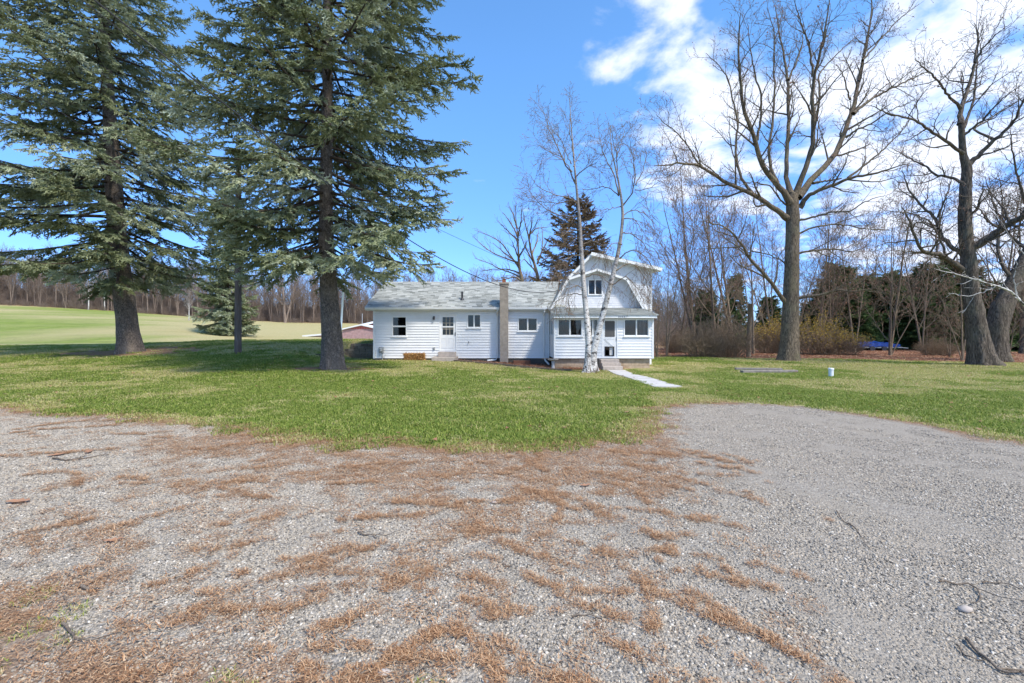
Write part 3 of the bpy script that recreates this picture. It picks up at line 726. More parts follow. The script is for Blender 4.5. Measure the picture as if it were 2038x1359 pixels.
MB().box(lx0 - .02, lx1 + .02, yd - .022, yd - .002, Z5(651.6), Z5(649)).build('storm_rail', M['white'], door)
for i in range(2):
    p0 = a + .07 + i * .38; pm = frame_mb(p0, p0 + .31, z0 + .14, z0 + .72, yd, .03, .012, -.001); pm.box(p0 + .05, p0 + .26, yd - .008, yd - .001, z0 + .19, z0 + .67); pm.build('panel', M['white'], door)
hd = MB(); hd.box(b - .055, b - .025, yd - .012, yd - .001, 1.32, 1.52); hd.tube([(b - .04, yd - .012, 1.36), (b - .04, yd - .06, 1.38), (b - .04, yd - .06, 1.46), (b - .04, yd - .012, 1.48)], .011, 6); hd.build('handle', M['brass'], door)
# fittings on the wall
lt = MB().box(X5(863.8) - .05, X5(863.8) + .05, HYF - .05, HYF - .021, 2.28, 2.40); lt.lathe((X5(863.8), HYF - .11, 2.2), [(.03, 0), (.055, .02), (.065, .13), (.03, .18), (.012, .2)], 10); lt.build('porch_light', M['black'], house)
mt = MB().box(-7.29, -7.03, HYF - .13, HYF - .02, .40, .72); mt.lathe((-7.16, HYF - .17, .47), [(.04, 0), (.085, .02), (.085, .16), (.05, .2)], 14); mt.build('electric_meter', M['grey'], house, bevel=.01)
MB().tube([(-7.1, HYF - .07, .40), (-7.1, HYF - .07, -.05)], .022, 8).build('conduit', M['grey'], house)
MB().tube([(-7.24, HYF - .06, .42), (-7.24, HYF - .06, .2), (-6.98, HYF - .06, .16), (-6.94, HYF - .06, .3)], .012, 6).build('conduit', M['grey'], house)
MB().box(X5(864) - .06, X5(864) + .06, HYF - .07, HYF - .021, .58, .71).box(X5(864) - .03, X5(864) + .03, HYF - .10, HYF - .071, .59, .67).build('dryer_vent', M['grey'], house, bevel=.008)
MB().tube([(X5(933), HYF - .02, .98), (X5(933), HYF - .09, .98), (X5(933), HYF - .12, .93)], .016, 7).box(X5(933) - .035, X5(933) + .035, HYF - .10, HYF - .085, 1.0, 1.02).build('hose_tap', M['black'], house)
# roof of the wing
def shingles(p0, ud, lu, vd, lv, parent, mat, row=.142, tab=.31, th=.014, name='shingles', clip=None, seed=1, t=(.52, .3)):
    r = random.Random(seed); p0, ud, vd = Vector(p0), Vector(ud).normalized(), Vector(vd).normalized(); nn = ud.cross(vd).normalized()
    mb = MB(); tint = []
    n = int(math.ceil(lv / row))
    for i in range(n):
        u = -r.random() * tab
        while u < lu:
            w = tab * r.uniform(.8, 1.2); a, b = max(u + .004, 0), min(u + w - .004, lu); u += w
            if b - a < .02: continue
            v0 = i * row + r.uniform(-.006, .006); v1 = min((i + 1) * row + .02, lv)
            if clip and not clip(a, b, v0, v1): continue
            h = th * r.uniform(.8, 1.3)
            q = [p0 + ud * uu + vd * vv + nn * hh for uu, vv, hh in ((a, v0, .0), (b, v0, .0), (b, v0, h), (a, v0, h), (b, v1, .002), (a, v1, .002))]
            k = len(mb.v); mb.v += [tuple(x) for x in q]
            mb.f += [(k, k + 1, k + 2, k + 3), (k + 3, k + 2, k + 4, k + 5), (k, k + 3, k + 5), (k + 1, k + 4, k + 2)]
            tv = min(1, max(0, r.gauss(*t))); tint += [tv] * 4
    return mb.build(name, mat, parent, vary=tint, kind='stuff')
RX0, RX1 = -7.98, 2.9
e0, e1, rd = (24.70, 2.885), (32.6, 2.885), (28.65, 4.675)
def slab(xa, xb, pa, pb, th): 
    return MB().prism([(xa, pa[0], pa[1]), (xa, pb[0], pb[1]), (xa, pb[0], pb[1] - th), (xa, pa[0], pa[1] - th)], (xb - xa, 0, 0))
rf = slab(RX0, RX1, e0, rd, .09).build('roof', M['trim'], house)
slab(RX0, RX1, e1, rd, .088).build('roof', M['trim'], house)
nl = Vector((0, rd[0] - e0[0], rd[1] - e0[1])); up = Vector((0, -(rd[1] - e0[1]), rd[0] - e0[0])).normalized() * .004
shingles(Vector((RX0 - .02, e0[0] - .03, e0[1] - .012)) + up, (1, 0, 0), RX1 - RX0 + .02, nl, nl.length + .03, rf, M['shingle'], seed=4)
nb = Vector((0, rd[0] - e1[0], rd[1] - e1[1])); MB().quad((RX0, e1[0], e1[1] + .006), (RX1, e1[0], e1[1] + .006), (RX1, rd[0], rd[1] + .006), (RX0, rd[0], rd[1] + .006)).build('roof_felt', M['metal'], rf)
cp = MB(); tt = []; r = random.Random(8); xx = RX0 - .02
while xx < RX1:
    h = r.uniform(.010, .016); cp.quad((xx, rd[0] - .13, rd[1] - .045 + h), (xx + .29, rd[0] - .13, rd[1] - .045 + h), (xx + .30, rd[0], rd[1] + .018 + h), (xx - .005, rd[0], rd[1] + .022 + h)).quad((xx + .29, rd[0] + .13, rd[1] - .045 + h), (xx, rd[0] + .13, rd[1] - .045 + h), (xx - .005, rd[0], rd[1] + .022 + h), (xx + .30, rd[0], rd[1] + .018 + h)); v = min(1, max(0, r.gauss(.62, .15))); tt += [v, v]; xx += .285
cp.build('ridge_cap', M['shingle'], rf, vary=tt)
# plumbing vent with flashing
vx = (919.6 - CX) * 25.7 / F; vy = 25.75; vz = e0[1] + (vy - e0[0]) * (rd[1] - e0[1]) / (rd[0] - e0[0])
MB().lathe((vx, vy, vz - .06), [(.14, 0), (.13, .05), (.07, .14), (.055, .18), (.055, .52), (.045, .52)], 12).build('vent_pipe', M['black'], rf, smooth=False)
# gutters and downspouts
def gutter(xa, xb):
    y0 = 24.60; pr = [(xa, y0 + .095, 2.75), (xa, y0 + .03, 2.75), (xa, y0, 2.80), (xa, y0, 2.868), (xa, y0 + .012, 2.868), (xa, y0 + .012, 2.81), (xa, y0 + .035, 2.762), (xa, y0 + .095, 2.762)]
    gq = MB().prism(pr, (xb - xa, 0, 0)).build('gutter', M['gutter'], house)
    for q in (xa - .004, xb): MB().box(q, q + .004, y0 - .002, y0 + .098, 2.745, 2.875).build('end_cap', M['gutter'], gq)
    MB().box(xa, xb, 24.702, 24.73, 2.71, 2.79).build('fascia', M['trim'], house)
gutter(RX0 + .02, CHX0 - .03); gutter(CHX1 + .03, WX1 - .03)
def spout(pts): return MB().tube(pts, .05, 8).build('downspout', M['gutter'], house, smooth=False)
sx_ = X5(990.2); spout([(sx_, 24.65, 2.75), (sx_, 24.68, 2.64), (sx_, 24.92, 2.42), (sx_, 24.93, 1.2), (sx_, 24.93, .12), (sx_ - .1, 24.9, .02), (sx_ - .55, 24.75, -.02)])
sx_ = X5(1082.5); spout([(sx_, 24.65, 2.75), (sx_, 24.68, 2.64), (sx_, 24.92, 2.42), (sx_, 24.93, 1.2), (sx_, 24.93, .16), (sx_ + .06, 24.7, -.02), (sx_ + .2, 24.15, -.17)])
# chimney
cy0 = 24.42; ch = MB().box(CHX0, CHX1, cy0, HYF - .002, -.45, 2.70).box(CHX0, CHX1, cy0, HYF + .22, 2.70, 4.10).build('chimney', M['chimney'], house, bevel=.012)
MB().box(CHX0 - .035, CHX1 + .035, cy0 - .035, HYF + .255, 4.102, 4.20).build('crown_slab', M['chimney'], ch, bevel=.012)
cxm = (CHX0 + CHX1) / 2; MB().box(cxm - .10, cxm + .10, 24.62, 24.84, 4.202, 4.43).build('clay_flue', M['terracotta'], ch, bevel=.01)
mbx = MB().box(cxm - .17, cxm + .17, 24.55, 24.91, 4.50, 4.52)
for q in (-.12, .12): mbx.tube([(cxm + q, 24.66, 4.43), (cxm + q, 24.66, 4.50)], .008, 5).tube([(cxm + q, 24.80, 4.43), (cxm + q, 24.80, 4.50)], .008, 5)
mbx.build('rain_cap', M['metal'], ch)
# foundation of the wing
def blocks(xa, xb, y, z0, rows, w=.40, h=.19, d=.19, seed=1, zfun=None):
    r = random.Random(seed)
    for i in range(rows):
        x = xa - (w / 2 if i % 2 else 0)
        while x < xb:
            a, b = max(x, xa) + .008, min(x + w, xb) - .008; x += w
            if b - a < .05: continue
            yy = y + r.uniform(-.004, .004); tv = min(1, max(0, r.gauss(.5, .28)))
            MB().box(a, b, yy, yy + d, z0 + i * h + .008, z0 + (i + 1) * h - .008).build('block', M['block'], house, vary=[tv] * 6)
    MB().box(xa, xb, y + .012, y + d + .02, z0, z0 + rows * h - .006).build('mortar', M['block'], house, vary=[.25] * 6)
blocks(-2.9, CHX0, 25.04, -.285, 2, seed=2); blocks(CHX1, WX1, 25.04, -.285, 2, seed=3)
MB().box(WX0 + .02, -2.905, 25.03, 25.2, -.3, .096).build('foundation', M['concrete'], house)
for a, b in ((X5(952), X5(980)), (X5(1022), X5(1055))):
    fr = frame_mb(a, b, -.14, .085, 25.03, .025, .02, .06).build('basement_window', M['trim'], house); MB().box(a + .026, b - .026, 25.035, 25.04, -.113, .058).build('pane', M['glass'], fr)
    MB().box(a, b, 25.10, 25.16, -.14, .085).build('backing', M['dark'], fr)

# --- enclosed porch -------------------------------------------------------------
PX0, PX1, PZ0, PZ1 = 2.08, 7.03, .23, 2.20
q1 = (XP(1109.2), XP(1159.2), ZP(669.2), ZP(634)); q2 = (XP(1173.5), XP(1191.6), ZP(669.2), ZP(634)); q3 = (XP(1241), XP(1292.2), ZP(669.6), ZP(634.2))
dp = (XP(1197.6), XP(1229.4), ZP(712), ZP(634)); ph = [q1, q2, q3, dp]
siding(PX0 + .07, PX1 - .09, PZ0, PZ1, PYF, ph); backing(PX0, PX1, PZ0 - .02, PZ1 + .02, PYF, ph, 'porch_wall')
for a, b in ((PX0, PX0 + .065), (PX1 - .085, PX1)): MB().box(a, b, PYF - .042, PYF + .002, PZ0 - .01, PZ1).build('corner_trim', M['trim'], house)
# side walls of the porch
for xs, sgn in ((PX0, 1), (PX1, -1)):
    xx0, xx1 = sorted((xs, xs + sgn * .1)); mb = MB(); mb.box(xx0, xx1, PYF + .125, HYF - .01, PZ0, 1.32); mb.box(xx0, xx1, PYF + .125, PYF + .45, 1.32, 2.2); mb.box(xx0, xx1, HYF - .5, HYF - .01, 1.32, 2.2); mb.build('porch_side_wall', M['siding'], house)
    z = PZ0
    while z < 1.30:
        MB().prism([(xs, PYF + .003, z), (xs - sgn * .02, PYF + .003, z + .002), (xs - sgn * .007, PYF + .003, z + .145), (xs, PYF + .003, z + .145)], (0, HYF - PYF - .02, 0)).build('siding_board', M['siding'], house); z += .146
    sw = MB(); sw.box(xs - .02, xs + .04, PYF + .45, PYF + .5, 1.34, 2.18).box(xs - .02, xs + .04, HYF - .55, HYF - .5, 1.34, 2.18).box(xs - .02, xs + .04, PYF + .5, HYF - .55, 1.34, 1.39).box(xs - .02, xs + .04, PYF + .5, HYF - .55, 2.13, 2.18)
    sw = sw.build('window', M['trim'], house); MB().box(xs + .008, xs + .013, PYF + .5, HYF - .55, 1.39, 2.13).build('pane', M['glass'], sw)
MB().box(PX0 + .11, PX1 - .11, PYF + .13, HYF - .02, PZ0 + .0, PZ0 + .04).build('porch_floor', M['brown'], house)
window(*q1, PYF, 'slide', [(q1[0] + .05, q1[0] + .62, q1[2] + .03, q1[3] - .02, M['greycurtain'])], w=.05)
window(*q2, PYF, 'slide', [], w=.05, bars=[('v', q2[0] + .15, .045)])
window(*q3, PYF, 'slide', [((q3[0] + q3[1]) / 2 + .16, (q3[0] + q3[1]) / 2 + .30, q3[2] + .03, q3[3] - .02, M['lightcurtain']), (q3[1] - .26, q3[1] - .12, q3[2] + .03, q3[3] - .02, M['lightcurtain'])], w=.05)
# things in the porch seen through the right hand window
MB().box(5.62, 6.12, 23.3, 23.8, .27, 1.50).build('green_cabinet', plain('sea_green', (.16, .38, .30), .6, .1), house)
MB().tube([(6.30, 23.2, 1.2), (6.42, 23.25, 1.62)], .02, 6).tube([(6.55, 23.2, 1.2), (6.49, 23.25, 1.6)], .02, 6).box(6.2, 6.7, 23.1, 23.5, 1.15, 1.19).build('wooden_easel', M['muntin'], house)
# storm door with scalloped trim and a pet flap
x0, x1, z0, z1 = dp; y = PYF
frame_mb(x0, x1, z0, z1, y, .05, .032, .10).build('door_frame', M['trim'], house)
sx0, sx1, sz0, sz1 = XP(1202.8), XP(1224.6), ZP(671.6), ZP(637.6)
fx0, fx1, fz0, fz1 = XP(1204), XP(1221.8), ZP(708), ZP(690.2)
a, b = x0 + .052, x1 - .052; zb_, zt_ = z0 + .03, z1 - .052; yd = y + .0
dm = MB()
dm.box(a, sx0, yd, yd + .035, sz0, zt_).box(sx1, b, yd, yd + .035, sz0, zt_).box(sx0, sx1, yd, yd + .035, sz1, zt_)
dm.box(a, b, yd, yd + .035, fz1, sz0).box(a, fx0, yd, yd + .035, zb_, fz1).box(fx1, b, yd, yd + .035, zb_, fz1).box(fx0, fx1, yd, yd + .035, zb_, fz0)
door2 = dm.build('screen_door', M['white'], house)
MB().box(sx0, sx1, yd + .018, yd + .021, sz0, sz1).build('screen', M['dark'] if False else plain('insect_screen', (.11, .105, .10), .8, .2, 40), door2)
sc = MB(); 
def scal(p, q, nrm, n):
    p, q, nrm = Vector(p), Vector(q), Vector(nrm); L = (q - p)
    for i in range(n):
        c0 = p + L * (i / n); c1 = p + L * ((i + 1) / n); m_ = (c0 + c1) / 2; rad = L.length / n / 2
        pts = [c0 + Vector((0, -.006, 0)), c1 + Vector((0, -.006, 0))] + [m_ + (c1 - c0) / 2 * math.cos(w) + nrm * rad * .8 * math.sin(w) + Vector((0, -.006, 0)) for w in (math.radians(30), math.radians(60), math.radians(90), math.radians(120), math.radians(150))]
        sc.prism(pts, (0, .012, 0))
scal((sx0, yd + .004, sz1), (sx1, yd + .004, sz1), (0, 0, -1), 7); scal((sx1, yd + .004, sz0), (sx0, yd + .004, sz0), (0, 0, 1), 7)
scal((sx0, yd + .0042, sz0 + .02), (sx0, yd + .0042, sz1 - .02), (1, 0, 0), 10); scal((sx1, yd + .0042, sz1 - .02), (sx1, yd + .0042, sz0 + .02), (-1, 0, 0), 10)
sc.build('scalloped_trim', M['white'], door2)
cb = MB(); zc0, zc1 = fz1 + .06, sz0 - .08
for (ax, az), (bx, bz) in (((a + .05, zc1), ((a + b) / 2 + .05, zc0)), ((a + .11, zc1), ((a + b) / 2 + .11, zc0)), ((b - .05, zc1), ((a + b) / 2 + .13, zc0 + .02))):
    cb.prism([(ax, yd - .014, az), (ax + .03, yd - .014, az), (bx + .03, yd - .014, bz), (bx, yd - .014, bz)], (0, .013, 0))
cb.box(a + .02, b - .02, yd - .012, yd - .001, zc1 + .012, zc1 + .04); cb.build('cross_brace', M['white'], door2)
pf_ = frame_mb(fx0 - .02, fx1 + .02, fz0 - .02, fz1 + .02, yd, .035, .016, -.001).build('pet_flap', M['black'], door2)
MB().box((fx0 + fx1) / 2 + .02, fx1 - .03, yd + .06, yd + .065, fz0 + .03, fz1 - .02).build('flap', M['lightcurtain'], door2)
MB().box(b - .03, b - .006, yd - .03, yd - .001, 1.12, 1.28).build('handle', M['metal'], door2)
# porch roof and trim
pe, pt = (22.28, 2.375), (25.0, 2.86)
MB().box(PX0 - .04, PX1 + .08, 22.30, 22.34, 2.215, 2.345).build('fascia', M['trim'], house)
MB().box(PX0 - .04, PX1 + .08, 22.341, 22.57, 2.22, 2.25).build('soffit', M['soffit'], house)
prf = slab(PX0 - .08, PX1 + .14, pe, pt, .028).build('porch_roof', M['trim'], house)
nl = Vector((0, pt[0] - pe[0], pt[1] - pe[1])); up = Vector((0, -nl.z, nl.y)).normalized() * .004
shingles(Vector((PX0 - .10, pe[0] - .03, pe[1] - .008)) + up, (1, 0, 0), PX1 - PX0 + .26, nl, nl.length, prf, M['shingle'], seed=9, t=(.32, .2), row=.13)
MB().prism([(PX1 - .01, PYF, 2.205), (PX1 - .01, HYF, 2.205), (PX1 - .01, HYF, 2.80), (PX1 - .01, 22.6, 2.38)], (.03, 0, 0)).build('porch_gable', M['siding'], house)
MB().prism([(PX0 - .01, PYF, 2.205), (PX0 - .01, HYF, 2.205), (PX0 - .01, HYF, 2.80), (PX0 - .01, 22.6, 2.38)], (.03, 0, 0)).build('porch_gable', M['siding'], house)
nm_ = MB()
for i, c in enumerate((0, .1, .2, .3)): nm_.box(5.22 + c * .9, 5.27 + c * .9, 22.288, 22.299, 2.25, 2.31)
nm_.build('house_number', M['metal'], house)
blocks(PX0 + .06, PX1 - .16, 22.70, -.345, 3, w=.40, h=.19, seed=5)
MB().box(PX0 + .2, PX1 - .17, 22.91, 24.98, -.34, .2).build('foundation', M['concrete'], house)

# --- gambrel upper storey ----------------------------------------------------------
prof = [(2.09, 2.30), (2.09, 2.80), (3.01, 4.40), (4.36, 5.76), (7.67, 5.02), (7.67, 2.30)]
uw = (X5(1170), X5(1199.2), Z5(587.2), Z5(555.4))
def inside(x, z, poly):
    c = False
    for (ax, az), (bx, bz) in zip(poly, poly[1:] + poly[:1]):
        if (az > z) != (bz > z) and x < (bx - ax) * (z - az) / (bz - az) + ax: c = not c
    return c
mb = MB()   # gable wall in vertical strips round the window
xs = sorted({2.09, 3.01, uw[0], 4.36, uw[1], 7.67})
def top(x):
    for (ax, az), (bx, bz) in zip(prof[1:5], prof[2:5]):
        if ax <= x <= bx: return az + (bz - az) * (x - ax) / (bx - ax)
    return prof[4][1]
for a, b in zip(xs[:-1], xs[1:]):
    segs = [(2.3, uw[2]), (uw[3], None)] if (a >= uw[0] - 1e-6 and b <= uw[1] + 1e-6) else [(2.3, None)]
    for lo, hi in segs:
        pz = [(a, HYF + .03, lo), (b, HYF + .03, lo), (b, HYF + .03, hi or top(b)), (a, HYF + .03, hi or top(a))]; mb.prism(pz, (0, .1, 0))
gw = mb.build('gable_wall', M['siding'], house)
def inner(a, b, v0, v1):
    x0_, x1_, z0_, z1_ = 2.09 + a, 2.09 + b, 2.5 + v0, 2.5 + v1
    xm, zm = (x0_ + x1_) / 2, (z0_ + z1_) / 2
    if not (inside(x0_, z0_ + .05, prof) and inside(x1_, z0_ + .05, prof) and inside(x0_, z1_ - .05, prof) and inside(x1_, z1_ - .05, prof)): 
        if not inside(xm, zm + .02, prof): return False
    return not (uw[0] < xm < uw[1] and uw[2] < zm < uw[3])
shingles((2.09, HYF + .028, 2.5), (1, 0, 0), 5.58, (0, 0, 1), 3.3, gw, M['shake'], row=.125, tab=.135, th=.018, name='shakes', clip=inner, seed=21, t=(.6, .25))
window(*uw, HYF + .01, 'slide', [], w=.04, sill=False)
MB().box(7.60, 7.69, HYF - .012, HYF + .02, 2.3, 5.0).build('corner_trim', M['trim'], house)
MB().box(7.60, 7.68, HYF + .14, 31.0, -.3, 5.0).build('wall', M['siding'], house)
MB().prism([(p[0], 31.0, p[1]) for p in prof], (0, .1, 0)).build('gable_wall', M['siding'], house)
MB().box(7.04, 7.66, HYF - .004, HYF + .1, -.3, 2.6).build('wall', M['siding'], house)
def slope(pa, pb, ya, yb, th, name, mat, sh=True, seed=1, parent=None):
    a, b = Vector((pa[0], 0, pa[1])), Vector((pb[0], 0, pb[1])); d = (b - a).normalized(); nrm = Vector((-d.z, 0, d.x))
    if nrm.z < 0: nrm = -nrm
    poly = [(a.x, ya, a.z), (b.x, ya, b.z), tuple(Vector((b.x, ya, b.z)) - nrm * th), tuple(Vector((a.x, ya, a.z)) - nrm * th)]
    o = MB().prism(poly, (0, yb - ya, 0)).build(name, mat, house)
    if sh:
        lo, hi = (a, b) if a.z < b.z else (b, a)
        vd = (hi - lo); ud = Vector((0, -1, 0)) if vd.x > 0 else Vector((0, 1, 0))
        st = Vector((lo.x, yb if vd.x > 0 else ya - .02, lo.z)) + nrm * .004 - vd.normalized() * .02
        shingles(st, ud, abs(yb - ya) + .02, vd, vd.length + .02, o, M['shingle'], seed=seed, row=.15, tab=.33)
    return o
TOP = (4.36, 5.86); KN = (2.99, 4.47)
slope((2.02, 2.76), KN, 24.98, 31.2, .09, 'gambrel_roof', M['trim'], True, 31)
slope(KN, TOP, 24.72, 31.2, .09, 'gambrel_roof', M['trim'], True, 32)
slope(TOP, (8.13, 5.02), 24.62, 31.2, .10, 'dormer_roof', M['trim'], True, 33)
def rake(pa, pb, y, h, th=.03, name='rake_board'):
    a, b = Vector((pa[0], y, pa[1])), Vector((pb[0], y, pb[1])); d = (b - a).normalized(); n = Vector((-d.z, 0, d.x)); n = n if n.z > 0 else -n
    MB().prism([tuple(a), tuple(b), tuple(b - n * h), tuple(a - n * h)], (0, th, 0)).build(name, M['trim'], house)
rake((4.30, 5.86), (8.14, 5.005), 24.585, .17); rake((2.95, 4.43), (4.36, 5.855), 24.685, .12)
MB().prism([(4.36, 24.62, 5.70), (8.1, 24.62, 4.86), (8.1, 24.62, 4.83), (4.36, 24.62, 5.67)], (0, .40, 0)).build('soffit', M['soffit'], house)
GI = [(2.03, 2.77), (3.00, 4.44), (4.60, 4.97), (6.25, 4.44), (7.22, 2.75)]
for i in range(4): slope(GI[i], GI[i + 1], 24.60, 24.99, .07, 'gambrel_eave', M['soffit'], True, 41 + i)
for i in range(4): rake(GI[i], GI[i + 1], 24.57, .12)

# ------------------------------------------------------------------ things beside the house
st = empty('concrete_stoop', (-3.6, 24.4, .1), 'low concrete stoop of two slabs below the white nine-pane door', 'step')
MB().box(-4.23, -2.95, 23.9, 24.97, -.12, .205).build('slab', M['concrete'], st, bevel=.015); MB().box(-4.0, -3.06, 24.6, 24.968, .206, .46).build('slab', M['concrete'], st, bevel=.015)
st = empty('porch_steps', (4.75, 21.9, -.2), 'three concrete steps leading up to the porch screen door', 'step')
for i, (yf, zt, zb) in enumerate(((22.05, .20, -.4), (21.75, .055, -.4), (21.45, -.09, -.4))):
    MB().box(4.31 - .01 * i, 5.20 + .015 * i, yf, 22.06 + .6 if i == 0 else yf + .298, zb, zt).build('step', M['concrete'], st, bevel=.018)
# walk
wv = []; n = 8; rw_ = random.Random(6)
mbw = MB()
for i in range(n):
    y0_, y1_ = 21.4 - (21.4 - 12.7) * i / n, 21.4 - (21.4 - 12.7) * (i + 1) / n + .03
    c0, c1 = 4.90 - .52 * i / n, 4.90 - .52 * (i + 1) / n; z0_, z1_ = gz(c0, y0_) + .028 + rw_.uniform(-.008, .01), gz(c1, y1_) + .028 + rw_.uniform(-.008, .01)
    mbw.prism([(c0 - .40, y0_, z0_), (c0 + .40, y0_, z0_), (c0 + .40, y0_, z0_ - .12), (c0 - .40, y0_, z0_ - .12)][::-1], (c1 - c0, y1_ - y0_, z1_ - z0_))
mbw.build('concrete_path', M['walk'], None, base=(4.6, 17, -.2), kind='structure', label='pale concrete path from the drive to the porch steps')
# straw bale
bl = empty('straw_bale', (-5.2, 24.4, .03), 'golden straw bale lying against the white wall', 'bale')
body = MB().box(-5.74, -4.70, 24.2, 24.62, .02, .37).build('body', M['straw'], bl, vary=[.25] * 6, bevel=.05)
r = np.random.default_rng(5); n = 1500
bx = r.uniform(-5.74, -4.70, n); by = r.uniform(24.18, 24.64, n); bz = r.uniform(.02, .38, n); fc_ = r.integers(0, 4, n)
by = np.where(fc_ < 2, 24.195, by); bz = np.where(fc_ == 2, .375, bz); bx = np.where(fc_ == 3, np.where(r.random(n) < .5, -5.745, -4.695), bx)
d = r.normal(0, 1, (n, 3)) * .045; wv_ = r.normal(0, 1, (n, 3)) * .006
c_ = np.stack([bx, by, bz], 1) - np.array(bl.location)
Vb = np.stack([c_ - d - wv_, c_ - d + wv_, c_ + d], 1).reshape(-1, 3)
link('loose_straw', mesh_np('loose_straw', Vb, None, np.arange(3 * n).reshape(-1, 3), [M['straw']], False, {'tint': ('POINT', 'FLOAT', r.random(n).repeat(3))}), bl, kind='stuff')
for q in (-5.45, -5.0):
    MB().tube([(q, 24.19, .02), (q, 24.185, .36), (q, 24.2, .385), (q, 24.62, .385)], .007, 5).build('twine', M['timber'], bl)
# bird bath
bb = empty('bird_bath', (1.98, 21.95, gz(1.98, 21.95)), 'small pale concrete bird bath at the corner of the porch', 'bird bath')
o = bb.location
MB().lathe(o, [(.13, 0), (.12, .04), (.075, .1), (.065, .3), (.085, .42)], 18).build('pedestal', M['walk'], bb, smooth=True)
MB().lathe(o + Vector((0, 0, .421)), [(.09, 0), (.24, .05), (.27, .10), (.25, .105), (.16, .06), (.02, .05)], 20).build('bowl', M['concrete'], bb, smooth=True)
MB().tube([o + Vector((-.55, -.05, .52)), o + Vector((-.2, 0, .545)), o + Vector((.35, .05, .50))], [.018, .022, .015], 6).build('stick', M['stick'], None, base=o, label='bare stick laid across the pale bird bath bowl', cat='stick')
# garden edging timbers
ed = [(-3.05, 23.95), (-.9, 22.98), (1.0, 21.98), (2.75, 21.05)]
for i, (lb) in enumerate(('old edging timber nearest the concrete stoop', 'old edging timber below the chimney', 'old edging timber ending near the birch trunk')):
    (xa, ya), (xb, yb) = ed[i], ed[i + 1]; d = Vector((xb - xa, yb - ya, 0)).normalized(); nn = Vector((-d.y, d.x, 0)) * .07; za, zb = gz(xa, ya), gz(xb, yb)
    e_ = d * .012
    MB().prism([Vector((xa, ya, za + .10)) + e_ - nn, Vector((xa, ya, za + .10)) + e_ + nn, Vector((xa, ya, za - .1)) + e_ + nn, Vector((xa, ya, za - .1)) + e_ - nn], Vector((xb - xa, yb - ya, zb - za)) - e_ * 2).build('edging_timber', M['timber'], None, base=((xa + xb) / 2, (ya + yb) / 2, za), bevel=.012, label=lb, cat='timber', group='timbers edging the bed in front of the house')
mb = MB().box(.08, .98, 24.18, 24.25, -.28, .02).box(.08, .14, 24.251, 24.98, -.28, .0).box(.92, .98, 24.251, 24.98, -.28, .0)
mb.build('window_well', M['brown'], None, base=(.5, 24.2, -.2), bevel=.008, label='red brown timber well in front of the basement window', cat='window well')
# retaining wall of stacked blocks
rw = empty('retaining_wall', (-8.8, 27.1, 0), 'dark stacked block retaining wall at the left end of the house', 'wall')
r = random.Random(12); bw = .38
for i in range(6):
    xa = -9.95 + (0 if i < 4 else .35) - (0 if i > 2 else .25); x = xa + (bw / 2 if i % 2 else 0)
    if i % 2: MB().box(xa, x - .01, 27.0 + .02 * i, 27.3 + .02 * i, .155 * i - .07, .155 * (i + 1) - .08).build('block', M['wallblock'], rw, vary=[r.random()] * 6, bevel=.012)
    while x < -7.75:
        b = min(x + bw * r.uniform(.9, 1.1), -7.66); dy = r.uniform(-.02, .02)
        MB().box(x + .004, b - .008, 27.0 + .02 * i + dy, 27.32 + .02 * i, .155 * i - .07, .155 * (i + 1) - .08 + r.uniform(-.006, .006)).build('block', M['wallblock'], rw, vary=[min(1, max(0, r.gauss(.45, .3)))] * 6, bevel=.012); x = b
MB().box(-9.9, -7.67, 27.36, 27.55, -.1, .82).build('backfill', M['timber'], rw)
pz_ = gp(634, 708); MB().box(pz_.x - .35, pz_.x + .45, pz_.y, pz_.y + .16, pz_.z - .05, pz_.z + .09).build('edging_timber', M['timber'], None, base=pz_, bevel=.012, label='short brown timber sunk in the lawn left of the near spruce trunk', cat='timber')

# ------------------------------------------------------------------ barn in the hollow behind the lawn
BY = 82.0
def B(px, py, Y=BY): return ((px - CX) * Y / F, Y, CAMZ + (HY - py) * Y / F)
bn = empty('barn', (B(719, 675)[0], BY, -1.7), 'faded red barn with white roof edges behind the lawn crest', 'barn')
l, p, rr_ = B(681, 657), B(719.5, 648.2), B(758, 657)
MB().prism([(l[0], BY, -2), (rr_[0], BY, -2), rr_, p, l], (0, .3, 0)).build('gable_wall', M['barnfade'], bn)
mb = MB(); x = l[0] + .12
while x < rr_[0]:
    zt = l[2] + (p[2] - l[2]) * (1 - abs(x - p[0]) / (p[0] - l[0])) - .12; mb.box(x, x + .05, BY - .04, BY - .001, -1.9, zt); x += .3
mb.build('batten', M['barnfade'], bn, kind='stuff')
pp = (p[0], BY, p[2]); tri = MB().prism([(p[0] - 2.2, BY - .02, p[2] - .58), (p[0] + 2.2, BY - .02, p[2] - .58), (p[0], BY - .02, p[2] - .06)], (0, .018, 0)); tri.build('gable_board', M['red'], bn)
for q, s in ((l, -1), (rr_, 1)):
    a = Vector((p[0], BY - .35, p[2] + .06)); b = Vector((q[0] + s * .5, BY - .35, q[2] - .05))
    MB().prism([a, b, b + Vector((0, 0, .22)), a + Vector((0, 0, .22))], (0, 12, 0)).build('roof', M['barnroof'], bn)
a, b = B(733, 646.5, 86), B(760, 634, 86)
MB().prism([(B(690, 655.5, 86)[0], 86, B(690, 655.5, 86)[2]), (b[0] + 6, 86, b[2] + 1.0), (b[0] + 6, 86, b[2] + 1.3), (B(690, 655.5, 86)[0], 86, B(690, 655.5, 86)[2] + .35)], (0, 16, 0)).build('main_roof', M['barnroof'], bn)
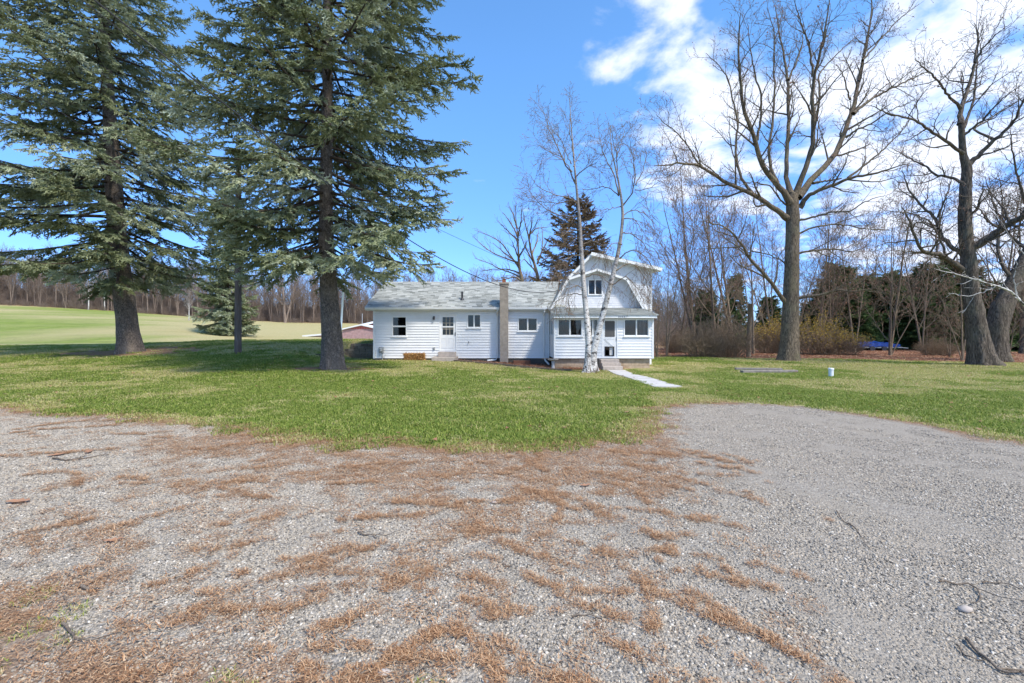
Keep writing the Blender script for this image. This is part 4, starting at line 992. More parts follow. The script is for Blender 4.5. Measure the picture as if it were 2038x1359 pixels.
MB().prism([(B(712, 651, 87)[0], 87, -2), (b[0] + 6, 87, -2), (b[0] + 6, 87, b[2] + .9), (B(712, 651, 87)[0], 87, B(712, 651, 87)[2])], (0, .3, 0)).build('wall', M['red'], bn)
MB().tube([B(721, 650, 88), B(721, 624, 88)], .06, 8).build('flue_pipe', M['grey'], bn)
a, b = B(596, 667.2), B(681, 660.2)
MB().prism([(a[0], BY + 1, a[2]), (b[0], BY + 1, b[2]), (b[0], BY + 1, b[2] - .3), (a[0], BY + 1, a[2] - .3)], (0, 9, 0)).build('lean_to_roof', M['barnroof'], bn)
MB().prism([(a[0] + .3, BY + 1.3, -2), (b[0] - .1, BY + 1.3, -2), (b[0] - .1, BY + 1.3, b[2] - .31), (a[0] + .3, BY + 1.3, a[2] - .31)], (0, .2, 0)).build('lean_to_wall', M['barnfade'], bn)
b0 = B(677, 676, 62); b1 = B(683.5, 573, 62)
MB().tube([(b0[0], 62, -1.8), b0, b1], [.17, .15, .12], 10).build('slim_pole', M['bluepole'], None, base=(b0[0], 62, -1.5), smooth=True, label='slim pale blue pole standing behind the near spruce trunk', cat='pole')
# ------------------------------------------------------------------ utility pole and wires
g0 = gp(473.5, 704); px_, py_ = g0.x, g0.y
up_ = empty('utility_pole', g0, 'weathered wooden utility pole between the two spruces', 'utility pole')
MB().tube([(px_, py_, g0.z - .3), (px_ + .01, py_, 5), (px_ + .04, py_, 10.6)], [.165, .145, .115], 14).build('post', M['pole'], up_, smooth=True)
MB().box(px_ - 1.0, px_ + 1.1, py_ - .18, py_ - .09, 10.0, 10.12).build('crossarm', M['pole'], up_)
for q in (-.85, 0.03, .95): MB().lathe((px_ + q, py_ - .135, 10.12), [(.02, 0), (.045, .03), (.03, .07), (.045, .1), (.02, .14)], 8).build('insulator', M['metal'], up_)
def wire(name, A, B_, pxs, rad, label, n=60):
    """cable in the vertical plane over A-B, following what the photograph shows of its sag"""
    A, B_ = Vector(A), Vector(B_); pts = []
    for q in pxs:
        u = (q[0] - CX) / F; dx, dy = B_.x - A.x, B_.y - A.y
        s = (u * A.y - A.x) / (dx - u * dy); Y = A.y + dy * s; pts.append((s, CAMZ + (HY - q[1]) * Y / F))
    pts.sort(); s = np.array([p[0] for p in pts]); z = np.array([p[1] for p in pts])
    co = np.polyfit(s, z, 3 if len(s) > 5 else 2); ss = np.linspace(min(0, s.min()), max(1, s.max()) if len(s) < 5 else s.max(), n)
    MB().tube([(A.x + (B_.x - A.x) * t_, A.y + (B_.y - A.y) * t_, float(np.polyval(co, t_))) for t_ in ss], rad, 6).build(name, M['cable'], None, base=(A.x, A.y, 0), label=label, cat='cable')
W1 = [(188, 0), (306, 92), (377, 151), (471, 228), (539, 280), (645, 360), (763, 442), (880, 515), (960, 555), (1000, 571), (1051, 581), (1082, 582), (1117, 576)]
wire('service_cable', (-9.5, 8.6), (2.74, 24.55), W1, .017, 'thick service cable sagging from the upper left to the gambrel gable')
W1b = [(165, 0), (250, 70), (330, 128), (420, 196), (520, 268), (645, 357)]
wire('telephone_cable', (-9.9, 8.7), (2.4, 24.6), W1b, .009, 'thin cable running just below the thick service cable')
wire('overhead_wire', (px_, py_ - .13), (2.0, 46.0), [(560, 305), (700, 372), (883, 459), (969, 503), (1040, 531)], .014, 'thin overhead wire from the pole to behind the house')
wire('overhead_wire', (-19.5, 15.0), (px_ - .8, py_ - .13), [(0, 139), (118, 217), (235, 304), (380, 400)], .012, 'thin overhead wire in front of the left spruce')
# ------------------------------------------------------------------ small things on the lawn
q = gp(1654, 750)
cpz = empty('standpipe', q, 'short white capped plastic pipe standing in the lawn', 'pipe')
MB().lathe(q - Vector((0, 0, .05)), [(.082, 0), (.082, .315)], 18).build('pipe', M['pvc'], cpz, smooth=False)
MB().lathe(q + Vector((0, 0, .262)), [(.094, 0), (.094, .05), (.08, .065)], 18).build('cap', M['pvc'], cpz)
for (ax, ay), (bx, by), w_, lb in (((1463, 737), (1556, 738), .26, 'rear weathered plank lying flat on the right lawn'), ((1476, 743), (1585, 742), .24, 'front weathered plank lying flat on the right lawn')):
    a, b = gp(ax, ay), gp(bx, by); a.z = max(a.z, gz(a.x, a.y)); d = (b - a); nn = Vector((-d.y, d.x, 0)).normalized() * w_ / 2
    MB().prism([a - nn + Vector((0, 0, .02)), a + nn + Vector((0, 0, .02)), a + nn + Vector((0, 0, .12)), a - nn + Vector((0, 0, .12))], d).build('plank', M['plank'], None, base=a, bevel=.012, label=lb, cat='plank', group='planks on the lawn')
# blue tarpaulin over a flat trailer under the conifers
c0 = Vector((33.6, 42.6, gz(33.6, 42.6)))
tr = empty('trailer', c0, 'low trailer under a blue tarpaulin below the dark conifers', 'trailer')
mb = MB(); nx_ = 14
for i in range(nx_):
    for j in range(4):
        def tp(i, j):
            x = -2.1 + 4.2 * i / nx_; y = -.8 + 1.6 * j / 4
            return (c0.x + x, c0.y + y, c0.z + .62 + .28 * math.sin(3.14 * i / nx_) * (1 - abs(y) * .5) + .05 * math.sin(i * 2.3 + j))
        mb.quad(tp(i, j), tp(i + 1, j), tp(i + 1, j + 1), tp(i, j + 1))
for i in range(nx_):
    def te(i, h): return (c0.x - 2.1 + 4.2 * i / nx_, c0.y - .81 - .04 * math.sin(i * 3), c0.z + h + (.28 * math.sin(3.14 * i / nx_) * .6 if h > .5 else .05 * math.sin(i * 1.9)))
    mb.quad(te(i, .42), te(i + 1, .42), te(i + 1, .62), te(i, .62))
mb.build('tarpaulin', M['tarp'], tr)
MB().box(c0.x - 2.2, c0.x + 2.3, c0.y - .75, c0.y + .75, c0.z + .30, c0.z + .40).build('bed', M['grey'], tr)
for q_ in (-.5, .6): MB().tube([(c0.x + q_, c0.y - .84, c0.z + .24), (c0.x + q_, c0.y - .66, c0.z + .24)], .24, 16).build('wheel', M['black'], tr)
MB().tube([(c0.x + 2.3, c0.y, c0.z + .35), (c0.x + 3.4, c0.y - .1, c0.z + .25)], .04, 6).build('drawbar', M['grey'], tr)
# ------------------------------------------------------------------ tree building
def unit(a): return a / np.maximum(np.linalg.norm(a, axis=-1, keepdims=True), 1e-9)
class Wood:
    """collects tapered branches (batches of polylines) and makes one mesh of them"""
    def __init__(s): s.b = []
    def add(s, P, R, sides): s.b.append((np.asarray(P, float), np.asarray(R, float), sides)); return s
    def arrays(s):
        Vs, Q4, o = [], [], 0
        for P, R, S_ in s.b:
            if P.ndim == 2: P, R = P[None], R[None]
            Mn, K = P.shape[:2]
            T = np.empty_like(P); T[:, 1:-1] = P[:, 2:] - P[:, :-2]; T[:, 0] = P[:, 1] - P[:, 0]; T[:, -1] = P[:, -1] - P[:, -2]; T = unit(T)
            mt_ = unit(P[:, -1] - P[:, 0]); ref = np.where(np.abs(mt_[:, 2:3]) > .75, np.array([[1., .13, 0]]), np.array([[.1, .07, 1.]]))[:, None, :]
            A = unit(np.cross(T, ref)); B_ = np.cross(T, A)
            w = np.arange(S_) * 2 * np.pi / S_
            ring = P[:, :, None] + R[:, :, None, None] * (A[:, :, None] * np.cos(w)[None, None, :, None] + B_[:, :, None] * np.sin(w)[None, None, :, None])
            Vs.append(ring.reshape(-1, 3)); i = np.arange(Mn * K * S_).reshape(Mn, K, S_) + o; j = np.roll(i, -1, 2)
            Q4.append(np.stack([i[:, :-1], j[:, :-1], j[:, 1:], i[:, 1:]], -1).reshape(-1, 4)); o += Mn * K * S_
        return np.concatenate(Vs), np.concatenate(Q4)
    def mesh(s, name, mat, off=(0, 0, 0), buds=None, budmat=None):
        V, Q_ = s.arrays(); F3 = None; mi = None; mats = [mat]
        if buds is not None and len(buds[0]):
            p, d, sz = buds; p = np.asarray(p); a = unit(np.cross(d, np.array([[.3, .2, .93]]))); c = np.cross(d, a); n = len(p); sz = sz[:, None]
            D = np.stack([p - d * sz * .3, p + a * sz * .42, p - a * sz * .21 + c * sz * .36, p - a * sz * .21 - c * sz * .36, p + d * sz * 1.3], 1).reshape(-1, 3)
            o = np.arange(n)[:, None, None] * 5 + len(V); F3 = (o + np.array([[[0, 2, 1], [0, 3, 2], [0, 1, 3], [4, 1, 2], [4, 2, 3], [4, 3, 1]]])).reshape(-1, 3)
            V = np.concatenate([V, D]); mats = [mat, budmat]; mi = np.concatenate([np.zeros(len(Q_), int), np.ones(len(F3), int)])
        return mesh_np(name, V - np.asarray(off, float), Q_, F3, mats, True, None, mi)
def resample(pts, K):
    pts = np.asarray(pts, float); d = np.r_[0, np.cumsum(np.linalg.norm(np.diff(pts, axis=0), axis=1))]; s = np.linspace(0, d[-1], K)
    q = np.stack([np.interp(s, d, pts[:, i]) for i in range(3)], 1)
    for _ in range(2): q[1:-1] = .25 * q[:-2] + .5 * q[1:-1] + .25 * q[2:]
    return q
def spawn(rg, P, R, n, l0, l1, a0, a1, t0=.2, t1=1., K=5, trop=.1, wander=.12, rr=.55, rtip=.35, rmin=.004, flat=0.):
    """n side branches for every branch of a batch"""
    P = P if P.ndim == 3 else P[None]; R = R if R.ndim == 2 else R[None]
    Mn, K0 = P.shape[:2]
    t = t0 + (t1 - t0) * (np.arange(n)[None] + rg.random((Mn, n))) / n; f = np.clip(t * (K0 - 1), 0, K0 - 1.001); i = f.astype(int); w = (f - i)[..., None]
    mi = np.arange(Mn)[:, None]; base = P[mi, i] * (1 - w) + P[mi, i + 1] * w; T = unit(P[mi, i + 1] - P[mi, i]); r = R[mi, i] * (1 - w[..., 0]) + R[mi, i + 1] * w[..., 0]
    ph = (np.arange(n) * 2.4)[None] + rg.random((Mn, 1)) * 6.28 + rg.normal(0, .5, (Mn, n))
    ref = np.where(np.abs(T[..., 2:3]) > .8, np.array([1., .2, 0]), np.array([0., 0, 1.])); A = unit(np.cross(T, ref)); B_ = np.cross(T, A)
    perp = A * np.cos(ph)[..., None] + B_ * np.sin(ph)[..., None]
    if flat: perp[..., 2] *= 1 - flat; perp = unit(perp)
    an = a0 + (a1 - a0) * rg.random((Mn, n)); d = unit(T * np.cos(an)[..., None] + perp * np.sin(an)[..., None]).reshape(-1, 3)
    L = ((l0 + (l1 - l0) * rg.random((Mn, n))) * (1.12 - .5 * t)).reshape(-1); N_ = len(L)
    Q_ = np.empty((N_, K, 3)); p = base.reshape(-1, 3).copy(); Q_[:, 0] = p
    for k in range(1, K):
        d = unit(d + rg.normal(0, wander, (N_, 3)) + np.array([0, 0, trop])); p = p + d * (L / (K - 1))[:, None]; Q_[:, k] = p
    r0 = np.maximum(np.minimum(r.reshape(-1) * rr, .02 + L * .02), rmin); RR = np.maximum(r0[:, None] * np.linspace(1, rtip, K)[None], rmin * .8)
    return Q_, RR
def tips(P, rg, sz, prob=1.):
    p = P[:, -1]; d = unit(P[:, -1] - P[:, -2]); k = rg.random(len(p)) < prob; return p[k], d[k], sz * (.6 + .8 * rg.random(k.sum()))
def trunk_mesh(name, mat, pts, rad, off, sides=22, K=40, flare=.9, fh=.6, lobes=5, rough=.04, seed=1):
    P = resample(pts, K); d = np.r_[0, np.cumsum(np.linalg.norm(np.diff(P, axis=0), axis=1))]
    dd = np.r_[0, np.cumsum(np.linalg.norm(np.diff(np.asarray(pts, float), axis=0), axis=1))]; r = np.interp(d, dd, rad)
    V, Q_ = Wood().add(P, r, sides).arrays(); V = V.reshape(K, sides, 3); rg = np.random.default_rng(seed)
    w = np.arange(sides) * 2 * np.pi / sides
    fl = np.exp(-d / fh); lob = .55 + .45 * np.cos(lobes * w[None] + rg.random() * 6 + .6 * np.sin(w[None] * 2 + 1))
    nz = rough * (fbm(np.cos(w)[None] * 1.8 + d[:, None] * .2 + seed, np.sin(w)[None] * 1.8 + d[:, None] * 1.5, seed, 3) - .5) * 2 + rough * .5 * rg.normal(0, 1, (K, sides))
    s = 1 + flare * fl[:, None] * lob + nz
    V = P[:, None] + (V - P[:, None]) * s[..., None]
    return mesh_np(name, V.reshape(-1, 3) - np.asarray(off, float), Q_, None, [mat], True)

# --- needle trees -----------------------------------------------------------------
def sprig_template(seed):
    r = np.random.default_rng(seed); Vs, Fs, T = [], [], []
    shoots = [(np.array([0, 0, 0.]), np.array([1, 0, 0.]), .42)]
    for x, sg in ((.05, 1), (.12, -1), (.21, 1), (.27, -1)):
        a = sg * r.uniform(.6, .95); shoots.append((np.array([x, 0, 0]), unit(np.array([math.cos(a), math.sin(a), r.uniform(-.35, .12)])), r.uniform(.17, .24)))
    for p, d, L in shoots:
        a = unit(np.cross(d, np.array([.05, .1, 1.]))); b = np.cross(d, a); wd = .030
        for e in (a, b):
            n = len(Vs); Vs += [p, p + d * L * .35 + e * wd, p + d * L * 1.02, p + d * L * .35 - e * wd]; Fs += [(n, n + 1, n + 2), (n, n + 2, n + 3)]; T += [0, .0, .22, .0]
        for k in range(4):
            q = p + d * L * (.15 + .24 * k); e = math.cos(k * 2.1) * a + math.sin(k * 2.1) * b; n = len(Vs)
            Vs += [q - d * .02, q + d * .035, q + d * .06 + e * .062]; Fs += [(n, n + 1, n + 2)]; T += [0, .05, .2]
    return np.array(Vs), np.array(Fs), np.array(T)
SPT = [sprig_template(s) for s in (1, 2, 3)]
def place_sprigs(pos, dr, up, sc, tint, rg):
    """sprig copies -> vertices, triangles, tint"""
    dr = unit(dr); y = unit(np.cross(up, dr)); z = np.cross(dr, y); which = rg.integers(0, len(SPT), len(pos)); Vo, Fo, To, o = [], [], [], 0
    for q, (V, F_, T) in enumerate(SPT):
        k = which == q; n = k.sum()
        if not n: continue
        X = pos[k][:, None] + sc[k][:, None, None] * (V[None, :, 0:1] * dr[k][:, None] + V[None, :, 1:2] * y[k][:, None] + V[None, :, 2:3] * z[k][:, None])
        Vo.append(X.reshape(-1, 3)); Fo.append((F_[None] + (np.arange(n) * len(V))[:, None, None] + o).reshape(-1, 3)); To.append(np.clip(tint[k][:, None] + T[None], 0, 1).reshape(-1)); o += n * len(V)
    return np.concatenate(Vo), np.concatenate(Fo), np.concatenate(To)
def needle_crown(rg, axis, zs, Lfun, a_fun, nb, spacing, sp_gap, sscale, wood, bare=.2, zdetail=1e9, blen=1.15, hang=.5, tint0=.45, tintv=.16):
    """boughs with drooping branchlets; axis(z)->trunk point; returns sprig arrays, adds limbs to wood"""
    PO, DI, SC, TI = [], [], [], []
    for z in zs:
        for q in range(nb):
            zz_ = z + rg.normal(0, .12); az = rg.random() * 6.283 if nb < 4 else (q + rg.random() * .8) * 6.283 / nb + z * 1.3
            L = Lfun(zz_, az) * rg.uniform(.74, 1.08)
            if L < .25: continue
            h = np.array([math.cos(az), math.sin(az), 0]); sd_ = np.array([-h[1], h[0], 0]); a = a_fun(zz_) + rg.normal(0, .06)
            K = 10; t = np.linspace(0, 1, K); sway = rg.normal(0, .10) * L
            P = axis(zz_)[None] + (t * L)[:, None] * h + (L * (a * t - .24 * t ** 2 + .30 * t ** 3))[:, None] * np.array([0, 0, 1]) + (sway * t * t)[:, None] * sd_
            r0 = .012 + .0105 * L; wood.add(P, r0 * np.linspace(1, .2, K), 5)
            coarse = zz_ > zdetail; gap = spacing * (2.2 if coarse else 1); n = max(3, int(L * (1 - bare) / gap)); tb = np.clip(tint0 + rg.normal(0, tintv), .05, .8)
            for sg in (-1, 1):
                tt = bare + (1 - bare) * (np.arange(n) + rg.random(n)) / n; ii = np.clip(tt * (K - 1), 0, K - 1.01); i0 = ii.astype(int); w = (ii - i0)[:, None]
                b0 = P[i0] * (1 - w) + P[i0 + 1] * w; T = unit(P[i0 + 1] - P[i0])
                bl = blen * np.minimum(1, L / 3.2) * (.35 + .65 * np.sin(np.clip(tt * 1.12, 0, 1) * math.pi) ** .7) * rg.uniform(.55, 1.15, n)
                an = rg.uniform(.6, 1.15, n) * (1 - .35 * tt); d = unit(T * np.cos(an)[:, None] + sg * sd_[None] * np.sin(an)[:, None] + np.array([0, 0, 1.]) * rg.normal(-.05, .14, n)[:, None])
                Kb = 5; B_ = np.empty((n, Kb, 3)); p = b0.copy(); B_[:, 0] = p; dd = d
                for k in range(1, Kb):
                    dd = unit(dd + np.array([0, 0, -hang * (.30 if k < 3 else -.08)])[None] + rg.normal(0, .07, (n, 3))); p = p + dd * (bl / (Kb - 1))[:, None]; B_[:, k] = p
                wood.add(B_, np.tile(np.linspace(.010, .004, Kb), (n, 1)), 3)
                g_ = sp_gap * (1.6 if coarse else 1); m_ = np.maximum(2, (bl / g_).astype(int) + 1)
                rep = np.repeat(np.arange(n), m_); fr = np.concatenate([(np.arange(m) + rg.random(m) * .6 + .25) / m for m in m_]); fr = np.clip(fr, .05, 1)
                ii = np.clip(fr * (Kb - 1), 0, Kb - 1.01); i0 = ii.astype(int); w = (ii - i0)[:, None]
                pp = B_[rep, i0] * (1 - w) + B_[rep, i0 + 1] * w; TT = unit(B_[rep, i0 + 1] - B_[rep, i0])
                side = np.cross(TT, np.array([0, 0, 1.])); s2 = np.where(rg.random(len(rep)) < .5, -1, 1) * rg.uniform(.1, .9, len(rep)) * (fr < .85)
                DI.append(TT + side * s2[:, None] + np.array([0, 0, 1.]) * (rg.normal(-.12 * hang, .22, len(rep)))[:, None]); PO.append(pp)
                SC.append(sscale * (1.5 if coarse else 1) * rg.uniform(.7, 1.2, len(rep))); TI.append(np.clip(tb + rg.normal(0, .12, len(rep)), 0, .85))
            PO.append(P[-2:]); DI.append(P[-2:] - P[-3:-1]); SC.append(np.full(2, sscale * 1.15)); TI.append(np.full(2, tb))
    return np.concatenate(PO), np.concatenate(DI), np.concatenate(SC), np.concatenate(TI)
def crown_mesh(name, sp, rg, mat, off):
    pos, dr, sc, ti = sp; up = np.array([0, 0, 1.])[None] + rg.normal(0, .35, (len(pos), 3))
    V, F_, T = place_sprigs(pos, dr, up, sc, ti, rg)
    return mesh_np(name, V - np.asarray(off, float), None, F_, [mat], False, {'tint': ('POINT', 'FLOAT', T)})
def big_spruce(base, trunkpx, rad, Lz, az_fun, zlo, ztop, seed, label, dead=14):
    rg = np.random.default_rng(seed); Y = base.y
    pts = [np.array(P3(x, y, Y)) for x, y in trunkpx]; pts[0] = np.array(base) - np.array([0, 0, .25]); last = pts[-1]; tops = np.array([last[0] - .1, Y, ztop]); pts.append(tops)
    rads = list(rad) + [.03]
    t_ = empty('spruce_tree', base, label, 'spruce tree', 'two big blue spruces on the front lawn')
    link('trunk', trunk_mesh('trunk', M['spruce_bark'], pts, rads, base, 26, 70, .55, .55, 5, .05, seed), t_)
    A = np.array(pts); axis = lambda z: np.array([np.interp(z, A[:, 2], A[:, 0]), np.interp(z, A[:, 2], A[:, 1]), z])
    wood = Wood(); zfr = CAMZ + HY * Y / F + 1.2
    zs = list(np.arange(zlo, zfr, .44)) + list(np.arange(zfr, ztop - .6, .85))
    sp = needle_crown(rg, axis, zs, lambda z, az: np.interp(z, *Lz) * az_fun(z, az), lambda z: np.interp(z, [zlo, zlo + 2, 9, 16, ztop], [-.30, -.24, -.14, -.02, .35]), 4, .31, .25, 1.0, wood, .20, zfr, 1.25, .62)
    # dead, needle-free branches on the lower trunk
    for i in range(dead):
        z = rg.uniform(zlo - 1.2, zlo + 4.5); az = rg.random() * 6.283; L = rg.uniform(.8, 3.0); h = np.array([math.cos(az), math.sin(az), 0]); t = np.linspace(0, 1, 7)
        P = axis(z)[None] + (t * L)[:, None] * h + (L * (.05 * t - .35 * t ** 2))[:, None] * np.array([0, 0, 1]) + rg.normal(0, .03, (7, 3)); R = np.linspace(.022, .006, 7); wood.add(P, R, 4)
        wood.add(*spawn(rg, P, R, 5, .25, .8, .5, 1.1, .3, 1, 4, -.12, .15), 3)
    link('boughs', wood.mesh('boughs', M['twig_dark'], base), t_)
    link('crown', crown_mesh('crown', sp, rg, M['spruce'], base), t_)
    return t_
b1 = SPR[0]; b2 = SPR[1]
k1 = b1.y / F; k2 = b2.y / F
big_spruce(b1, [(258, 701), (253, 640), (243, 560), (234, 480), (228, 400), (222, 300), (213, 150), (206, 0)], [20 * k1, 17.6 * k1, 16 * k1, 15.5 * k1, 14.5 * k1, 12 * k1, 9 * k1, 7 * k1],
           ([4.6, 5.6, 7, 10, 13, 17, 20, 26, 31], [3.2, 5.4, 6.7, 6.8, 6.1, 4.9, 3.9, 2.2, .3]), lambda z, az: 1 - .12 * math.cos(az), 5.1, 31, 41, 'left of the two blue spruces, furthest left on the lawn, trunk leaning left')
big_spruce(b2, [(664, 735), (662, 690), (657, 620), (652, 540), (650, 500), (648, 420), (650, 300), (652, 130), (651, 0)], [22 * k2, 19.5 * k2, 17 * k2, 15.5 * k2, 15 * k2, 12.5 * k2, 11 * k2, 9 * k2, 7.5 * k2],
           ([4, 5.0, 6.5, 9, 12, 15, 20, 28], [2.4, 4.3, 5.4, 5.7, 5.4, 4.8, 3.4, .3]), lambda z, az: 1 + .04 * math.cos(az), 4.7, 28, 43, 'right of the two blue spruces, nearest the house end, trunk with flared base')

def conifer_proto(seed, H, Rb, z0, mat, n_whorl, nb, gap, spg, ss, hang=.4, blen=.9, tint0=.4, shape=1.0):
    rg = np.random.default_rng(seed); wood = Wood()
    axis = lambda z: np.array([0, 0, z]); zs = np.linspace(z0, H - .5, n_whorl)
    sp = needle_crown(rg, axis, zs, lambda z, az: Rb * max(.08, (1 - (z - z0) / (H - z0 + .01))) ** shape * (.8 + .2 * math.sin(az * 2 + seed)), lambda z: np.interp(z, [z0, H], [-.28, .35]), nb, gap, spg, ss, wood, .12, 1e9, blen, hang, tint0)
    Z = np.linspace(-.4, H, 12); wood.add(np.stack([Z * 0, Z * 0, Z], 1), np.interp(Z, [-.4, H], [.018 * H + .05, .02]), 8)
    return wood.mesh('trunk', M['twig_dark']), crown_mesh('crown', sp, rg, mat, (0, 0, 0))
def plant_conifer(pr, loc, sc, rz, label, cat='conifer', group=None, name='conifer'):
    t_ = empty(name, loc, label, cat, group); t_.rotation_euler = (0, 0, rz); t_.scale = sc if isinstance(sc, tuple) else (sc, sc, sc)
    link('trunk', pr[0], t_); link('crown', pr[1], t_); return t_
cA = conifer_proto(61, 10, 2.6, .5, M['oldspruce'], 24, 5, .34, .34, 1.7); cB = conifer_proto(62, 10, 2.9, .9, M['oldspruce'], 22, 5, .36, .36, 1.8, .5)
gcon = 'dark conifers behind the right hand trees'
for i, (px, top, Y, w, pr, lb) in enumerate([
    (1645, 560, 50, 1.3, cB, 'low dark conifer behind the yellow shrub at its left end'), (1697, 560, 45, 1.2, cA, 'low dark conifer above the left end of the trailer'), (1830, 585, 44, 1.3, cB, 'low broad dark conifer behind the tiny sapling'), (1880, 600, 43, 1.3, cA, 'low broad dark conifer left of the gnarled trunk'), (1672, 508, 47, 1.25, cA, 'dark conifer behind the yellow shrub, leftmost of the right-hand screen'), (1722, 540, 50, 1.1, cB, 'shorter dark conifer just left of the tarpaulin trailer'),
    (1762, 528, 46.5, 1.2, cA, 'dark conifer right behind the forked young tree'), (1806, 538, 48, 1.2, cB, 'dark conifer over the right end of the blue trailer'),
    (1852, 512, 46, 1.3, cA, 'tall dark conifer left of the thick gnarled trunk'), (1905, 505, 47, 1.3, cB, 'dark conifer directly behind the thick gnarled trunk'),
    (1962, 545, 43, 1.2, cA, 'dark conifer between the two big right trunks'), (2020, 560, 41, 1.3, cB, 'dark bushy conifer at the right picture edge'), (2085, 545, 43, 1.3, cA, 'dark conifer past the right picture edge'),
    (1463, 533, 56, .8, cA, 'pointed conifer rising behind the brown thicket'), (1405, 572, 60, 1.0, cB, 'small conifer behind the left part of the thicket'), (1530, 585, 50, 1.1, cB, 'low conifer left behind the big maple trunk'), (1612, 590, 52, 1.1, cA, 'low conifer right behind the big maple trunk')]):
    x = (px - CX) * Y / F; z = gz(x, Y); hgt = CAMZ + (HY - top) * Y / F - z
    plant_conifer(pr, (x, Y, z), (w * (hgt + 3) / 11, w * (hgt + 3) / 11, hgt / 10), i * 1.9, lb, group=gcon)
cC = conifer_proto(63, 14, 7.6, 1.0, M['olivefir'], 26, 6, .42, .40, 1.3, .3, 1.0, .5, .66)
x = (1150 - CX) * 42 / F; plant_conifer(cC, (x, 42, gz(x, 42)), (1., 1., 14.1 / 14), .4, 'brown olive conifer rising behind the gambrel roof', 'conifer')
cD = conifer_proto(64, 20, 4.0, .6, M['spruce'], 40, 5, .32, .32, 1.5, .8, 1.0, .38, .6)
q = gp(452, 646); q = Vector(((452 - CX) * 72 / F, 72, gz((452 - CX) * 72 / F, 72)))
plant_conifer(cD, q, (1.25, 1.25, 1.2), 1.0, 'drooping green spruce behind the utility pole at the field edge', 'spruce tree', name='spruce_tree')

# --- big maple on the right lawn -----------------------------------------------------
def z8(*p): return [(1300 + x / 2.831, y / 2.831) for x, y in p]
def deep(pxs, Y0, dY, rg, power=1.0):
    n = len(pxs); return np.array([np.array(P3(x, y, Y0 + dY * (i / (n - 1)) ** power)) for i, (x, y) in enumerate(pxs)])
def limb_mesh(rg, P, r0, r1, mat, off, lv, budsz=.045, budp=.7, sides=9, K=26, rmin=.0075):
    P = resample(P, K); P[1:] += rg.normal(0, .02, P[1:].shape); R = np.linspace(1, 0, K) ** .8 * (r0 - r1) + r1; R = R * (1 + .5 * np.exp(-np.r_[0, np.cumsum(np.linalg.norm(np.diff(P, axis=0), axis=1))] / (3.0 * r0)))
    w = Wood().add(P, R, sides); length = np.linalg.norm(np.diff(P, axis=0), axis=1).sum(); bp = []
    par = [(P[None], R[None])]
    for li, d in enumerate(lv):
        new = []
        for Pp, Rp in par:
            ln = np.linalg.norm(np.diff(Pp, axis=1), axis=2).sum(1).mean(); n = max(2, int(round(ln * d['den'])))
            a = spawn(rg, Pp, Rp, n, d['l'][0], d['l'][1], d['a'][0], d['a'][1], d.get('t0', .2), 1., d.get('K', 6), d.get('trop', .1), d.get('w', .13), d.get('rr', .6), .3, rmin)
            w.add(a[0], a[1], d.get('s', 3)); new.append(a)
        if li == len(lv) - 1: bp += [tips(a[0], rg, budsz, budp) for a in new]
        elif li == len(lv) - 2: bp += [tips(a[0], rg, budsz, budp) for a in new]
        par = new
    buds = tuple(np.concatenate(q) for q in zip(*bp))
    return w.mesh('limb', mat, off, buds, M['bud'])
mg = gp(1569, 718); MY = mg.y; km = MY / F
mp = empty('maple_tree', mg, 'large bare maple with a thick straight trunk on the right lawn', 'tree')
tp_ = [(1569, 722), (1571, 690), (1573, 640), (1574, 590), (1576, 540), (1577, 480), (1578, 430), (1577, 400), (1578, 384)]
pts = [np.array(P3(x, y, MY)) for x, y in tp_]; link('trunk', trunk_mesh('trunk', M['maple_bark'], pts, [20 * km, 17 * km, 15.2 * km, 14 * km, 13.2 * km, 12.2 * km, 11.8 * km, 11 * km, 7 * km], mg, 24, 60, .35, .5, 6, .035, 5), mp)
LV = [dict(den=1.6, l=(1.0, 3.0), a=(.5, .95), trop=.10, K=7, s=4, t0=.18, w=.14), dict(den=3.1, l=(.45, 1.25), a=(.5, .95), trop=.09, K=5, w=.16), dict(den=5., l=(.16, .5), a=(.5, 1.0), trop=.08, K=3, t0=.15)]
